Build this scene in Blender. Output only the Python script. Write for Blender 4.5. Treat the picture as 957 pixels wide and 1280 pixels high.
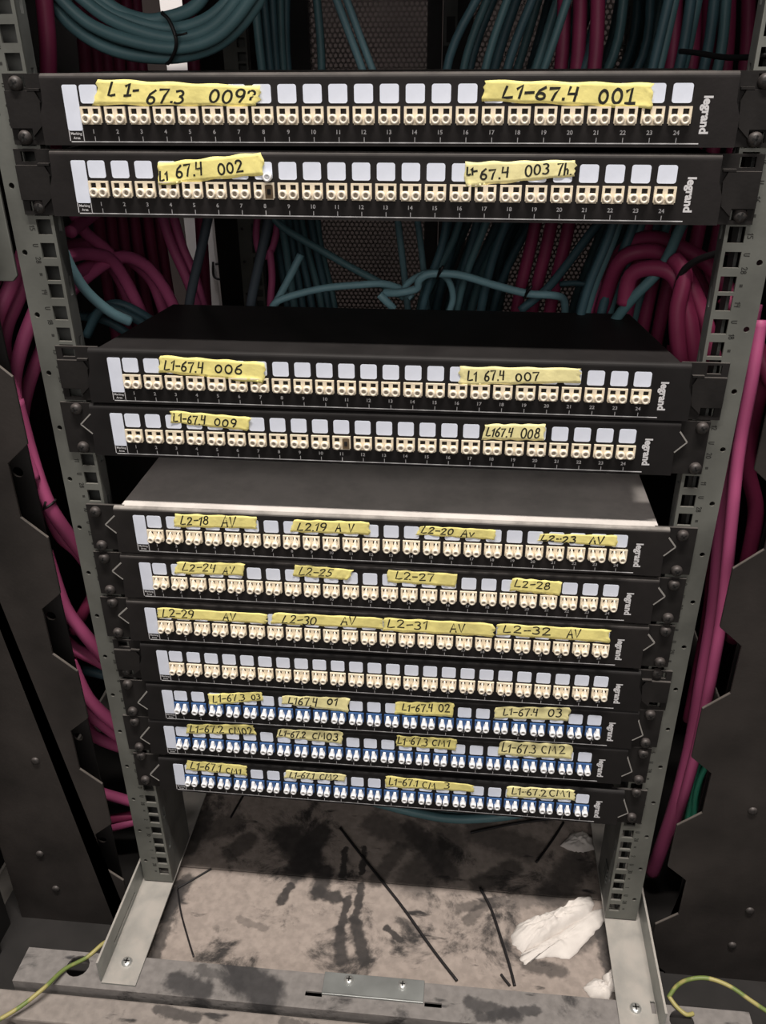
import bpy, bmesh, math, random
from mathutils import Vector, Matrix
random.seed(7)
for o in list(bpy.data.objects): bpy.data.objects.remove(o, do_unlink=True)
SC = bpy.context.scene; COL = SC.collection
Z0 = 800.0                                   # rack datum (centre of the top panel) above the room floor, mm
def W(x, y, z): return Vector((x*.001, y*.001, (z+Z0)*.001))

# ------------------------------------------------------------------ camera
R = ((0.9950766344, 0.0988793809, -0.0067349596), (0.0407722040, -0.4703565453, -0.8815340877), (-0.0903333772, 0.8769193739, -0.4720723383))
CM = Vector((63.1995, -593.1322, 32.6424)); FPX = 1073.845
cam = bpy.data.cameras.new('camera'); cam_o = bpy.data.objects.new('camera', cam); COL.objects.link(cam_o)
cam.sensor_fit = 'VERTICAL'; cam.sensor_height = 24.0; cam.lens = FPX*24.0/1280; cam.clip_start = .01; cam.clip_end = 50
M = Matrix((R[0], (-R[1][0], -R[1][1], -R[1][2]), (-R[2][0], -R[2][1], -R[2][2]))).transposed()
cam_o.matrix_world = Matrix.Translation(W(*CM)) @ M.to_4x4()
SC.camera = cam_o
# ------------------------------------------------------------------ light and exposure
SC.view_settings.view_transform = 'Standard'; SC.view_settings.look = 'None'
SC.view_settings.gamma = 1.0; SC.view_settings.use_curve_mapping = False
SC.view_settings.exposure = -0.38
wd = bpy.data.worlds.new('world'); SC.world = wd; wd.use_nodes = True
bg = wd.node_tree.nodes['Background']; bg.inputs[0].default_value = (1.0, .93, .88, 1); bg.inputs[1].default_value = .16
def area(name, loc, rot, sx, sy, e, col):
    l = bpy.data.lights.new(name, 'AREA'); l.shape = 'RECTANGLE'; l.size = sx; l.size_y = sy; l.energy = e; l.color = col
    o = bpy.data.objects.new(name, l); COL.objects.link(o); o.location = loc; o.rotation_euler = rot; return o
area('ceiling_tube_light', W(60, -810, 2500), (math.radians(14), 0, 0), 1.5, .12, 175, (1, .93, .86))
area('front_fill_light', W(100, -2100, 700), (math.radians(78), 0, 0), 1.8, 1.0, 19, (1, .94, .9))  # added soft fill from behind the camera, stands for no real fitting
area('rear_fill_light', W(-300, 640, 1250), (math.radians(8), 0, 0), .5, .2, 14, (1, .95, .95))  # added lamp over the cabinet rear to brighten the white strip

# ------------------------------------------------------------------ materials
def nd(nt, t, **k):
    n = nt.nodes.new(t)
    for a, b in k.items(): setattr(n, a, b)
    return n
def mat(name, col, rough=.6, metal=0., var=0., vscale=60., dust=0., dustcol=(.30, .265, .235), bump=0., bscale=400., spec=.4, stretch=None, emit=0):
    m = bpy.data.materials.new(name); m.use_nodes = True; nt = m.node_tree; b = nt.nodes['Principled BSDF']
    b.inputs['Base Color'].default_value = (*col, 1); b.inputs['Roughness'].default_value = rough; b.inputs['Metallic'].default_value = metal
    b.inputs['Specular IOR Level'].default_value = spec
    tc = nd(nt, 'ShaderNodeTexCoord'); out = None
    vec = tc.outputs['Object']
    if stretch:
        mp = nd(nt, 'ShaderNodeMapping'); mp.inputs['Scale'].default_value = stretch; nt.links.new(vec, mp.inputs[0]); vec = mp.outputs[0]
    if var:
        n = nd(nt, 'ShaderNodeTexNoise'); n.inputs['Scale'].default_value = vscale; n.inputs['Detail'].default_value = 5; nt.links.new(vec, n.inputs['Vector'])
        r = nd(nt, 'ShaderNodeMapRange'); r.inputs[1].default_value = .3; r.inputs[2].default_value = .7; r.inputs[3].default_value = 1-var; r.inputs[4].default_value = 1+var
        nt.links.new(n.outputs[0], r.inputs[0])
        mx = nd(nt, 'ShaderNodeMix', data_type='RGBA', blend_type='MULTIPLY'); mx.inputs[0].default_value = 1; mx.inputs[6].default_value = (*col, 1)
        nt.links.new(r.outputs[0], mx.inputs[7]); out = mx.outputs[2]
    if dust:
        g = nd(nt, 'ShaderNodeNewGeometry'); s = nd(nt, 'ShaderNodeSeparateXYZ'); nt.links.new(g.outputs['Normal'], s.inputs[0])
        r = nd(nt, 'ShaderNodeMapRange', interpolation_type='SMOOTHSTEP'); r.inputs[1].default_value = .25; r.inputs[2].default_value = .95; r.inputs[4].default_value = dust
        nt.links.new(s.outputs[2], r.inputs[0])
        n = nd(nt, 'ShaderNodeTexNoise'); n.inputs['Scale'].default_value = 35; n.inputs['Detail'].default_value = 7; n.inputs['Roughness'].default_value = .65; nt.links.new(tc.outputs['Object'], n.inputs['Vector'])
        r2 = nd(nt, 'ShaderNodeMapRange'); r2.inputs[1].default_value = .32; r2.inputs[2].default_value = .6; r2.inputs[3].default_value = .45; nt.links.new(n.outputs[0], r2.inputs[0])
        mu = nd(nt, 'ShaderNodeMath', operation='MULTIPLY'); nt.links.new(r.outputs[0], mu.inputs[0]); nt.links.new(r2.outputs[0], mu.inputs[1])
        mx = nd(nt, 'ShaderNodeMix', data_type='RGBA'); nt.links.new(mu.outputs[0], mx.inputs[0]); mx.inputs[6].default_value = (*col, 1)
        if out: nt.links.new(out, mx.inputs[6])
        mx.inputs[7].default_value = (*dustcol, 1); out = mx.outputs[2]
        if metal:
            iv = nd(nt, 'ShaderNodeMath', operation='MULTIPLY_ADD'); iv.inputs[1].default_value = -metal; iv.inputs[2].default_value = metal
            nt.links.new(mu.outputs[0], iv.inputs[0]); nt.links.new(iv.outputs[0], b.inputs['Metallic'])
    if out: nt.links.new(out, b.inputs['Base Color'])
    if bump:
        n = nd(nt, 'ShaderNodeTexNoise'); n.inputs['Scale'].default_value = bscale; n.inputs['Detail'].default_value = 3; nt.links.new(vec, n.inputs['Vector'])
        bp = nd(nt, 'ShaderNodeBump'); bp.inputs['Strength'].default_value = bump; bp.inputs['Distance'].default_value = .001; nt.links.new(n.outputs[0], bp.inputs['Height'])
        nt.links.new(bp.outputs[0], b.inputs['Normal'])
    return m
PANEL = mat('panel_black_dusty', (.015, .0132, .0132), .65, 0, .25, 40, dust=.55, dustcol=(.17, .155, .145), bump=.1, spec=.2)
PANEL_C = mat('panel_black_clean', (.011, .010, .0102), .6, 0, .25, 40, dust=.05, dustcol=(.12, .11, .105), spec=.2)
PANEL_G = mat('panel_grey_dust', (.016, .0142, .014), .65, 0, .25, 40, dust=1.0, dustcol=(.37, .345, .32), bump=.1, spec=.2)
EAR = mat('ear_black', (.013, .0118, .0115), .65, 0, .3, 50, dust=.5, dustcol=(.15, .137, .128), bump=.1, spec=.2)
SCREW = mat('screw_black_zinc', (.03, .027, .026), .5, .2, .35, 300, dust=.45, dustcol=(.13, .11, .105))
CROSS = mat('screw_recess', (.006, .006, .006), .7)
BEIGE = mat('beige_plastic', (.76, .67, .52), .45, 0, .08, 120)
BEIGE_P = mat('beige_plug', (.86, .78, .65), .4, 0, .06, 120)
BLUE = mat('blue_plastic', (.045, .11, .27), .4)
WHITE_P = mat('white_plug', (.85, .86, .88), .4)
BROWN = mat('open_port_brown', (.13, .09, .05), .6)
HOLE = mat('dark_bore', (.012, .011, .010), .8)
BORE = mat('plug_bore', (.33, .29, .24), .7)
LABEL = mat('white_label_card', (.74, .79, .91), .5, 0, .05, 80)
PRINT = mat('white_print', (.62, .62, .64), .6)
TAPE = mat('yellow_paper_tape', (.86, .77, .28), .75, 0, .16, 70, bump=.3, bscale=250)
TAPE_D = mat('pale_yellow_tape', (.86, .79, .40), .75, 0, .14, 70, bump=.3, bscale=250)
INK = mat('black_marker_ink', (.012, .012, .008), .7)
RAIL = mat('galvanised_rail', (.165, .171, .156), .5, .5, .3, 18, dust=.3, bump=.05)
RAIL_B = mat('rail_web', (.12, .125, .12), .6, .4, .3, 25)
RAILTXT = mat('rail_print', (.02, .02, .018), .7)
ZINC = mat('zinc_channel', (.30, .31, .295), .45, .45, .2, 30, dust=.85, dustcol=(.42, .385, .35))
BRIGHT = mat('bright_screw', (.75, .76, .74), .3, .8, .1)
POST = mat('black_cabinet_steel', (.024, .0205, .019), .5, .0, .5, 14, bump=.15, bscale=300, dust=.5)
DARK = mat('black_steel', (.012, .011, .011), .6, 0, .3, 20, dust=.2)
TRAY = mat('tray_steel', (.014, .0125, .012), .7, 0, .4, 20)
ZINC2 = mat('zinc_plate', (.24, .25, .245), .42, .45, .2, 30)
HOUSE_G = mat('grey_housing_dusty', (.42, .40, .38), .75, 0, .18, 22, dust=.9, dustcol=(.70, .655, .62), spec=.2)
SILL = mat('dusty_sill', (.05, .047, .047), .7, 0, .4, 30, dust=.9, dustcol=(.34, .30, .275), bump=.6, bscale=250)
MESH = mat('rear_door_mesh', (.15, .125, .115), .5, .2, .3, 9)
WHITE_S = mat('white_trunking', (.85, .82, .82), .5)
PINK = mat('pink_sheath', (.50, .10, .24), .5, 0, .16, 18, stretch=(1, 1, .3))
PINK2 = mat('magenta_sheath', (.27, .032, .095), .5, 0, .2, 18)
TEAL = mat('teal_sheath', (.08, .165, .185), .45, 0, .15, 20)
TEAL_L = mat('light_teal_sheath', (.19, .35, .40), .45, 0, .12, 20)
TEAL_D = mat('dark_teal_sheath', (.05, .108, .132), .5, 0, .2, 20)
SLATE = mat('slate_sheath', (.07, .09, .11), .5)
GREEN = mat('green_sheath', (.06, .40, .26), .45, 0, .12, 30)
BLACKC = mat('black_nylon', (.012, .011, .012), .5)
TISSUE = mat('tissue_paper', (.64, .60, .565), .9, 0, .08, 60, bump=.4, bscale=150)
WALL = mat('dark_wall', (.022, .016, .015), .9, 0, .6, 2.2)
FLOORM = mat('room_floor_grey', (.12, .11, .10), .8, 0, .3, 6)
# earth wire: yellow with a green stripe
EARTH = mat('earth_wire', (.55, .5, .1), .45)
nt = EARTH.node_tree; tcn = nd(nt, 'ShaderNodeTexCoord'); wv = nd(nt, 'ShaderNodeTexNoise'); wv.inputs['Scale'].default_value = 45; nt.links.new(tcn.outputs['Object'], wv.inputs['Vector'])
cr = nd(nt, 'ShaderNodeValToRGB'); cr.color_ramp.elements[0].position = .44; cr.color_ramp.elements[1].position = .5
cr.color_ramp.elements[0].color = (.15, .20, .055, 1); cr.color_ramp.elements[1].color = (.34, .30, .11, 1)
nt.links.new(wv.outputs[0], cr.inputs[0]); nt.links.new(cr.outputs[0], nt.nodes['Principled BSDF'].inputs['Base Color'])

def dusty_floor(name, strokes, base=(.31, .262, .232), dark=(.034, .030, .029), thresh=.455):
    """tan dust over dark sheet steel; wiped marks are capsule-shaped stains at fixed places (metres)"""
    m = bpy.data.materials.new(name); m.use_nodes = True; nt = m.node_tree; b = nt.nodes['Principled BSDF']; b.inputs['Roughness'].default_value = .85
    L = nt.links.new; tc = nd(nt, 'ShaderNodeTexCoord'); P = tc.outputs['Object']
    n0 = nd(nt, 'ShaderNodeTexNoise'); n0.inputs['Scale'].default_value = 16; n0.inputs['Detail'].default_value = 8; n0.inputs['Roughness'].default_value = .68; n0.inputs['Distortion'].default_value = .35; L(P, n0.inputs['Vector'])
    r0 = nd(nt, 'ShaderNodeMapRange', interpolation_type='SMOOTHSTEP'); r0.inputs[1].default_value = thresh-.10; r0.inputs[2].default_value = thresh+.05; L(n0.outputs[0], r0.inputs[0])
    mp = nd(nt, 'ShaderNodeMapping'); mp.inputs['Rotation'].default_value = (0, 0, .7); mp.inputs['Scale'].default_value = (1, 3, 1); L(P, mp.inputs[0])
    n1 = nd(nt, 'ShaderNodeTexNoise'); n1.inputs['Scale'].default_value = 22; n1.inputs['Detail'].default_value = 6; L(mp.outputs[0], n1.inputs['Vector'])
    r1 = nd(nt, 'ShaderNodeMapRange', interpolation_type='SMOOTHSTEP'); r1.inputs[1].default_value = .27; r1.inputs[2].default_value = .36; L(n1.outputs[0], r1.inputs[0])
    mn = nd(nt, 'ShaderNodeMath', operation='MINIMUM'); L(r0.outputs[0], mn.inputs[0]); L(r1.outputs[0], mn.inputs[1])
    n2 = nd(nt, 'ShaderNodeTexNoise'); n2.inputs['Scale'].default_value = 130; n2.inputs['Detail'].default_value = 4; L(P, n2.inputs['Vector'])
    acc = mn.outputs[0]
    def math_(op, a, bb):
        n = nd(nt, 'ShaderNodeMath', operation=op)
        for i, v in enumerate((a, bb)):
            if isinstance(v, (int, float)): n.inputs[i].default_value = v
            else: L(v, n.inputs[i])
        return n.outputs[0]
    wob = math_('MULTIPLY', math_('SUBTRACT', n2.outputs[0], .5), .010)
    for (ax, ay, bx, by, w, s) in strokes:
        A = Vector((ax, ay, 0)); Bv = Vector((bx, by, 0)); d = Bv-A; l2 = max(d.length_squared, 1e-9)
        fl = nd(nt, 'ShaderNodeVectorMath', operation='MULTIPLY'); L(P, fl.inputs[0]); fl.inputs[1].default_value = (1, 1, 0)
        sb = nd(nt, 'ShaderNodeVectorMath', operation='SUBTRACT'); L(fl.outputs[0], sb.inputs[0]); sb.inputs[1].default_value = A
        dt = nd(nt, 'ShaderNodeVectorMath', operation='DOT_PRODUCT'); L(sb.outputs[0], dt.inputs[0]); dt.inputs[1].default_value = d/l2
        cl = nd(nt, 'ShaderNodeClamp'); L(dt.outputs['Value'], cl.inputs[0])
        sc = nd(nt, 'ShaderNodeVectorMath', operation='SCALE'); sc.inputs[0].default_value = d; L(cl.outputs[0], sc.inputs['Scale'])
        df = nd(nt, 'ShaderNodeVectorMath', operation='DISTANCE'); L(sb.outputs[0], df.inputs[0]); L(sc.outputs[0], df.inputs[1])
        dd = math_('ADD', df.outputs['Value'], wob)
        mr = nd(nt, 'ShaderNodeMapRange', interpolation_type='SMOOTHSTEP'); mr.inputs[1].default_value = w*.55; mr.inputs[2].default_value = w*1.15; mr.inputs[3].default_value = 1-s; L(dd, mr.inputs[0])
        acc = math_('MULTIPLY', acc, mr.outputs[0])
    gr = nd(nt, 'ShaderNodeMapRange'); gr.inputs[1].default_value = .35; gr.inputs[2].default_value = .65; gr.inputs[3].default_value = .86; gr.inputs[4].default_value = 1.1; L(n2.outputs[0], gr.inputs[0])
    mx = nd(nt, 'ShaderNodeMix', data_type='RGBA'); L(acc, mx.inputs[0]); mx.inputs[6].default_value = (*dark, 1); mx.inputs[7].default_value = (*base, 1)
    m2 = nd(nt, 'ShaderNodeMix', data_type='RGBA', blend_type='MULTIPLY'); m2.inputs[0].default_value = 1; L(mx.outputs[2], m2.inputs[6]); L(gr.outputs[0], m2.inputs[7])
    L(m2.outputs[2], b.inputs['Base Color'])
    bp = nd(nt, 'ShaderNodeBump'); bp.inputs['Strength'].default_value = .5; bp.inputs['Distance'].default_value = .0012
    L(math_('ADD', acc, math_('MULTIPLY', n2.outputs[0], .6)), bp.inputs['Height']); L(bp.outputs[0], b.inputs['Normal'])
    return m

# ------------------------------------------------------------------ mesh helpers (all in millimetres)
class MB:
    def __init__(s): s.v = []; s.f = []; s.mi = []; s.sm = []
    def add(s, v, f, mi=0, smooth=False):
        o = len(s.v); s.v += [tuple(p) for p in v]; s.f += [tuple(o+i for i in q) for q in f]; s.mi += [mi]*len(f); s.sm += [smooth]*len(f); return s
    def box(s, x0, x1, y0, y1, z0, z1, mi=0):
        return s.add([(x0, y0, z0), (x1, y0, z0), (x1, y1, z0), (x0, y1, z0), (x0, y0, z1), (x1, y0, z1), (x1, y1, z1), (x0, y1, z1)],
                     [(3, 2, 1, 0), (4, 5, 6, 7), (0, 1, 5, 4), (1, 2, 6, 5), (2, 3, 7, 6), (3, 0, 4, 7)], mi)
    def prism(s, pts, a0, a1, ax='y', mi=0):
        """outline pts (p,q) extruded along ax: y -> (p,a,q), x -> (a,p,q), z -> (p,q,a)"""
        m = {'y': lambda p, q, a: (p, a, q), 'x': lambda p, q, a: (a, p, q), 'z': lambda p, q, a: (p, q, a)}[ax]
        n = len(pts); v = [m(p, q, a0) for p, q in pts]+[m(p, q, a1) for p, q in pts]
        return s.add(v, [tuple(range(n)), tuple(range(2*n-1, n-1, -1))]+[(i, n+i, n+(i+1) % n, (i+1) % n) for i in range(n)], mi)
    def tube(s, pts, r, n=10, mi=0, sub=6, smooth=True):
        P = [Vector(p) for p in pts]
        if len(P) > 2 and sub > 1:
            Q = []
            for i in range(len(P)-1):
                a = P[max(i-1, 0)]; b = P[i]; c = P[i+1]; d = P[min(i+2, len(P)-1)]
                for k in range(sub):
                    t = k/sub; Q.append(.5*((2*b)+(c-a)*t+(2*a-5*b+4*c-d)*t*t+(3*b-a-3*c+d)*t**3))
            Q.append(P[-1]); P = Q
        T = [(P[min(i+1, len(P)-1)]-P[max(i-1, 0)]).normalized() for i in range(len(P))]
        u = T[0].orthogonal().normalized(); v = []; f = []
        for i, p in enumerate(P):
            u = (u-T[i]*u.dot(T[i])).normalized(); w = T[i].cross(u)
            for k in range(n):
                a = 2*math.pi*k/n; v.append(p+(u*math.cos(a)+w*math.sin(a))*r)
        for i in range(len(P)-1):
            for k in range(n): f.append((i*n+k, i*n+(k+1) % n, (i+1)*n+(k+1) % n, (i+1)*n+k))
        f.append(tuple(range(n-1, -1, -1))); f.append(tuple(range((len(P)-1)*n, len(P)*n)))
        return s.add(v, f, mi, smooth)
    def lathe(s, prof, cx, cz, n=16, mi=0, smooth=True):
        """profile of (radius, y) turned about an axis along y through (cx, cz)"""
        v = []; f = []
        for r, y in prof:
            for k in range(n): a = 2*math.pi*k/n; v.append((cx+r*math.cos(a), y, cz+r*math.sin(a)))
        for i in range(len(prof)-1):
            for k in range(n): f.append((i*n+k, (i+1)*n+k, (i+1)*n+(k+1) % n, i*n+(k+1) % n))
        f.append(tuple(range((len(prof)-1)*n, len(prof)*n)))
        return s.add(v, f, mi, smooth)
    def plate(s, xs, zs, hole, a0, a1, fr, mi=0):
        """sheet on a grid with open cells; hole(i,j) -> falsy solid, 'sq' open, float r = round hole radius. fr(p,q,a) maps to xyz"""
        nx, nz = len(xs)-1, len(zs)-1
        st = [[hole(i, j) for j in range(nz)] for i in range(nx)]
        for i in range(nx):
            for j in range(nz):
                h = st[i][j]; x0, x1, z0, z1 = xs[i], xs[i+1], zs[j], zs[j+1]
                if h == 'sq': continue
                if h:
                    cx, cz = (x0+x1)/2, (z0+z1)/2; an = sorted([2*math.pi*k/16 for k in range(16)]+[math.atan2(sy*(z1-z0), sx*(x1-x0)) % (2*math.pi)+1e-5 for sx in (-1, 1) for sy in (-1, 1)]); N = len(an); v = []; f = []
                    for k in range(N):
                        a = an[k]; c, q = math.cos(a), math.sin(a); t = min((x1-cx)/max(abs(c), 1e-6), (z1-cz)/max(abs(q), 1e-6))
                        for A in (a0, a1): v += [fr(cx+c*t, cz+q*t, A), fr(cx+c*h, cz+q*h, A)]
                    for k in range(N):
                        b, n2 = 4*k, 4*((k+1) % N)
                        f += [(b, n2, n2+1, b+1), (b+2, b+3, n2+3, n2+2), (b+1, n2+1, n2+3, b+3)]
                    s.add(v, f, mi)
                else:
                    s.add([fr(x0, z0, a0), fr(x1, z0, a0), fr(x1, z1, a0), fr(x0, z1, a0)], [(0, 1, 2, 3)], mi)
                    s.add([fr(x0, z0, a1), fr(x1, z0, a1), fr(x1, z1, a1), fr(x0, z1, a1)], [(3, 2, 1, 0)], mi)
                for di, dj, p, q in ((-1, 0, (x0, z0), (x0, z1)), (1, 0, (x1, z0), (x1, z1)), (0, -1, (x0, z0), (x1, z0)), (0, 1, (x0, z1), (x1, z1))):
                    a, b = i+di, j+dj
                    if not (0 <= a < nx and 0 <= b < nz) or st[a][b] == 'sq':
                        s.add([fr(*p, a0), fr(*q, a0), fr(*q, a1), fr(*p, a1)], [(0, 1, 2, 3)], mi)
        return s
    def mesh(s, name, mats, org=(0, 0, 0), bevel=0, seg=2, fix=True):
        me = bpy.data.meshes.new(name)
        me.from_pydata([((x-org[0])*.001, (y-org[1])*.001, (z-org[2])*.001) for x, y, z in s.v], [], s.f)
        for m in (mats if isinstance(mats, (list, tuple)) else [mats]): me.materials.append(m)
        me.polygons.foreach_set('material_index', s.mi); me.polygons.foreach_set('use_smooth', s.sm)
        bm = bmesh.new(); bm.from_mesh(me)
        if fix: bmesh.ops.recalc_face_normals(bm, faces=bm.faces)
        if bevel:
            bmesh.ops.remove_doubles(bm, verts=bm.verts, dist=1e-6)
            ed = [e for e in bm.edges if len(e.link_faces) == 2 and e.calc_face_angle(0) > .6]
            bmesh.ops.bevel(bm, geom=ed, offset=bevel*.001, segments=seg, affect='EDGES', profile=.5, clamp_overlap=True)
        bm.to_mesh(me); bm.free(); me.update(); return me
def link(name, me, parent=None, loc=(0, 0, 0), rot=None):
    o = bpy.data.objects.new(name, me); COL.objects.link(o)
    if parent: o.parent = parent
    o.location = loc
    if rot: o.rotation_euler = rot
    return o
def mm(x, y, z): return (x*.001, y*.001, z*.001)
def tag(o, label, cat, group=None, kind=None):
    if label: o['label'] = label
    if cat: o['category'] = cat
    if group: o['group'] = group
    if kind: o['kind'] = kind
    return o
def struct(name, mb, m, **k):
    o = link(name, mb.mesh(name, m, **k), None, W(0, 0, 0)); o['kind'] = 'structure'; return o
def thing(name, mb, m, label, cat, group=None, base=None, **k):
    """a thing that is one mesh, its origin at base"""
    if base is None:
        base = tuple((min(p[i] for p in mb.v)+max(p[i] for p in mb.v))/2 if i < 2 else min(p[2] for p in mb.v) for i in range(3))
    return tag(link(name, mb.mesh(name, m, org=base, **k), None, W(*base)), label, cat, group)
def empty(name, base, label, cat, group=None):
    o = bpy.data.objects.new(name, None); COL.objects.link(o); o.location = W(*base); o.empty_display_size = .02
    o['base'] = base; return tag(o, label, cat, group)
def part(name, mb, m, parent, label=None, **k):
    base = tuple(parent['base']) if 'base' in parent else tuple(parent['org'])
    o = link(name, mb.mesh(name, m, org=base, **k), parent); o['org'] = base
    if label: o['label'] = label
    return o
def at(u, v, Y):
    """point of the place on the vertical plane y = Y seen at pixel (u, v) of the 957 x 1280 photograph"""
    d = Vector(((u-478.5)/FPX, (v-640)/FPX, 1)); w = Vector([sum(R[k][i]*d[k] for k in range(3)) for i in range(3)])
    return CM+w*((Y-CM.y)/w.y)
def onz(u, v, Z):
    d = Vector(((u-478.5)/FPX, (v-640)/FPX, 1)); w = Vector([sum(R[k][i]*d[k] for k in range(3)) for i in range(3)])
    return CM+w*((Z-CM.z)/w.z)
U = 44.45
idf = lambda p, q, a: (p, a, q)

# ------------------------------------------------------------------ the setting
FZ = -764.0                                   # cabinet base plate level
struct('floor', MB().box(-1800, 1800, -2600, 2400, -830, -Z0), FLOORM)
struct('wall_back', MB().box(-1800, 1800, 1900, 1960, -Z0, 1700), WALL)

# cabinet shell: side panels, added roof
CABG = None
def cab_panel(name, mb, label, m=DARK): return thing(name, mb, m, label, 'cabinet panel')
cab_panel('cabinet_cladding', MB().box(-448, -445, -15, 770, -790, 168), 'black cabinet side panel behind the pink cables on the left')
cab_panel('cabinet_cladding', MB().box(445, 448, -15, 880, -790, 168), 'black cabinet side panel behind the pink cables on the right')
thing('cabinet_cladding', MB().box(-448, 448, -15, 790, 169, 172), DARK, 'unseen black roof panel set low over the cabinet to shade its interior', 'cabinet panel')  # unseen roof, placed low to keep lamp light off the interior

# base plate in two sheets with a joint, wiped marks at their places
def stroke(u0, v0, u1, v1, w, s=.93):
    a = onz(u0, v0, FZ); b = onz(u1, v1, FZ); return (a.x*.001, a.y*.001, b.x*.001, b.y*.001, w*.001, s)
ST = [stroke(436, 1122, 424, 1165, 5), stroke(424, 1165, 427, 1200, 8), stroke(452, 1105, 444, 1150, 5), stroke(444, 1150, 455, 1197, 8),
      stroke(405, 1090, 398, 1115, 12), stroke(398, 1115, 420, 1122, 9), stroke(360, 1045, 385, 1075, 22), stroke(400, 1040, 370, 1090, 16),
      stroke(352, 1128, 362, 1108, 6), stroke(432, 1060, 428, 1095, 4), stroke(455, 1060, 452, 1090, 4), stroke(482, 1160, 500, 1175, 4),
      stroke(205, 1145, 235, 1100, 9, .8), stroke(560, 1050, 520, 1100, 26, .6), stroke(600, 1040, 660, 1060, 22, .6), stroke(690, 1120, 720, 1080, 20, .75),
      stroke(660, 1205, 700, 1215, 9, .7), stroke(715, 1180, 745, 1160, 14, .75), stroke(575, 1135, 630, 1125, 7, .6), stroke(250, 1040, 290, 1030, 18, .6), stroke(470, 1030, 520, 1050, 20, .6),
      stroke(640, 1130, 690, 1115, 10, .5), stroke(224, 1106, 193, 1197, 7, .8), stroke(748, 1150, 770, 1245, 9, .8), stroke(290, 1065, 310, 1050, 14, .7), stroke(515, 1035, 560, 1090, 15, .7), stroke(640, 1085, 600, 1105, 13, .7), stroke(235, 1060, 255, 1020, 14, .8), stroke(470, 1100, 500, 1060, 10, .6), stroke(585, 1150, 612, 1128, 7, .6), stroke(330, 1160, 300, 1150, 5, .4), stroke(520, 1160, 500, 1150, 5, .6)]
FLOORD = dusty_floor('dust_on_base_plate', ST)
fb = MB().box(-264, 264, -84, 36, FZ-4, FZ); b2 = MB().box(-264, 264, 37.2, 560, FZ-4, FZ)
thing('cabinet_tray', MB().box(-420, 420, -122, 880, -799, -794), TRAY, 'black sheet bottom of the cabinet under the base plates', 'cabinet panel')
o = tag(link('base_plate', fb.mesh('base_plate', FLOORD), None, W(0, 0, 0)), 'dusty steel base sheet at the cabinet bottom, front strip in the light', 'base plate')
o = tag(link('base_plate', b2.mesh('base_plate', FLOORD), None, W(0, 0, 0)), 'dusty steel base sheet at the cabinet bottom, rear strip in shade', 'base plate')

# front crossbar with holes and slots, sill in front
CBM = dusty_floor('dust_on_crossbar', [(-.125, -.095, -.10, -.108, .020, .95), (-.19, -.105, -.16, -.112, .012, .9), (.09, -.1, .13, -.108, .008, .8), (.10, -.112, .15, -.1, .006, .8), (-.17, -.09, -.13, -.10, .006, .6)],
                  base=(.19, .176, .168), dark=(.035, .033, .034), thresh=.42)
cz = -747.0
xs = [-345, -302, -275, -64, -48, 48, 64, 275, 302, 345]; ys = [-119, -112, -107, -102.5, -84]
def hh(i, j):
    if i in (3, 5) and j == 1: return 'sq'
    return None
cb = MB().plate([-345, -302, -275], [-119, -111, -86.5, -84], lambda i, j: 11.0 if (i, j) == (1, 1) else None, cz, cz-2, lambda p, q, a: (p, q, a))
cb.plate([-275, -64, -48, 48, 64, 270], ys, lambda i, j: 'sq' if i in (1, 3) and j == 2 else None, cz, cz-2, lambda p, q, a: (p, q, a))
cb.plate([270, 294, 345], [-119, -111, -86.5, -84], lambda i, j: 11.0 if (i, j) == (0, 1) else None, cz, cz-2, lambda p, q, a: (p, q, a))
cb.box(-345, 345, -119, -117.5, cz-30, cz-2); cb.box(-345, 345, -85.5, -84, cz-16, cz-2)
o = tag(link('base_crossbar', cb.mesh('base_crossbar', CBM), None, W(0, 0, 0)), 'dusty grey crossbar running across the front of the cabinet base', 'crossbar')
SIM = dusty_floor('dust_on_sill', [(-.16, -.135, -.2, -.13, .006, .8), (-.08, -.13, .0, -.14, .005, .6)], base=(.235, .207, .188), dark=(.04, .036, .035), thresh=.33)
sl = MB().box(-420, 420, -151, -124, -790, -752)
tag(link('plinth_sill', sl.mesh('plinth_sill', SIM, bevel=2), None, W(0, 0, 0)), 'dust covered plinth sill at the very bottom of the photo', 'plinth')

# zinc joining plate with two screws
def screw(mb, cx, cy, cz_, r, h, axis='z', mi0=0, mi1=1):
    t = MB().lathe([(r, 0), (r, -h*.35), (r*.86, -h*.75), (r*.5, -h)], 0, 0, 18)
    c = MB(); L = r*.55; w = r*.13
    c.box(-L, L, -h*1.02, -h*.6, -w, w); c.box(-w, w, -h*1.02, -h*.6, -L, L)
    for q, mi in ((t, mi0), (c, mi1)):
        if axis == 'z': V = [(cx+x, cy+z, cz_-y) for x, y, z in q.v]
        else: V = [(cx+x, cy+y, cz_+z) for x, y, z in q.v]
        mb.add(V, q.f, mi, mi == mi0)
    return mb
e = empty('joining_plate', (0, -93, -747), 'bright zinc joining plate screwed to the middle of the front crossbar', 'plate')
part('plate_sheet', MB().box(-48.5, 47, -104, -83, -747, -744.8).box(-48.5, 47, -105, -103, -759, -744.8), ZINC2, e, bevel=.4)
for x in (-24.5, 26.5): part('screw', screw(MB(), x, -90, -744.8, 4.6, 3), [BRIGHT, HOLE], e)

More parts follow.
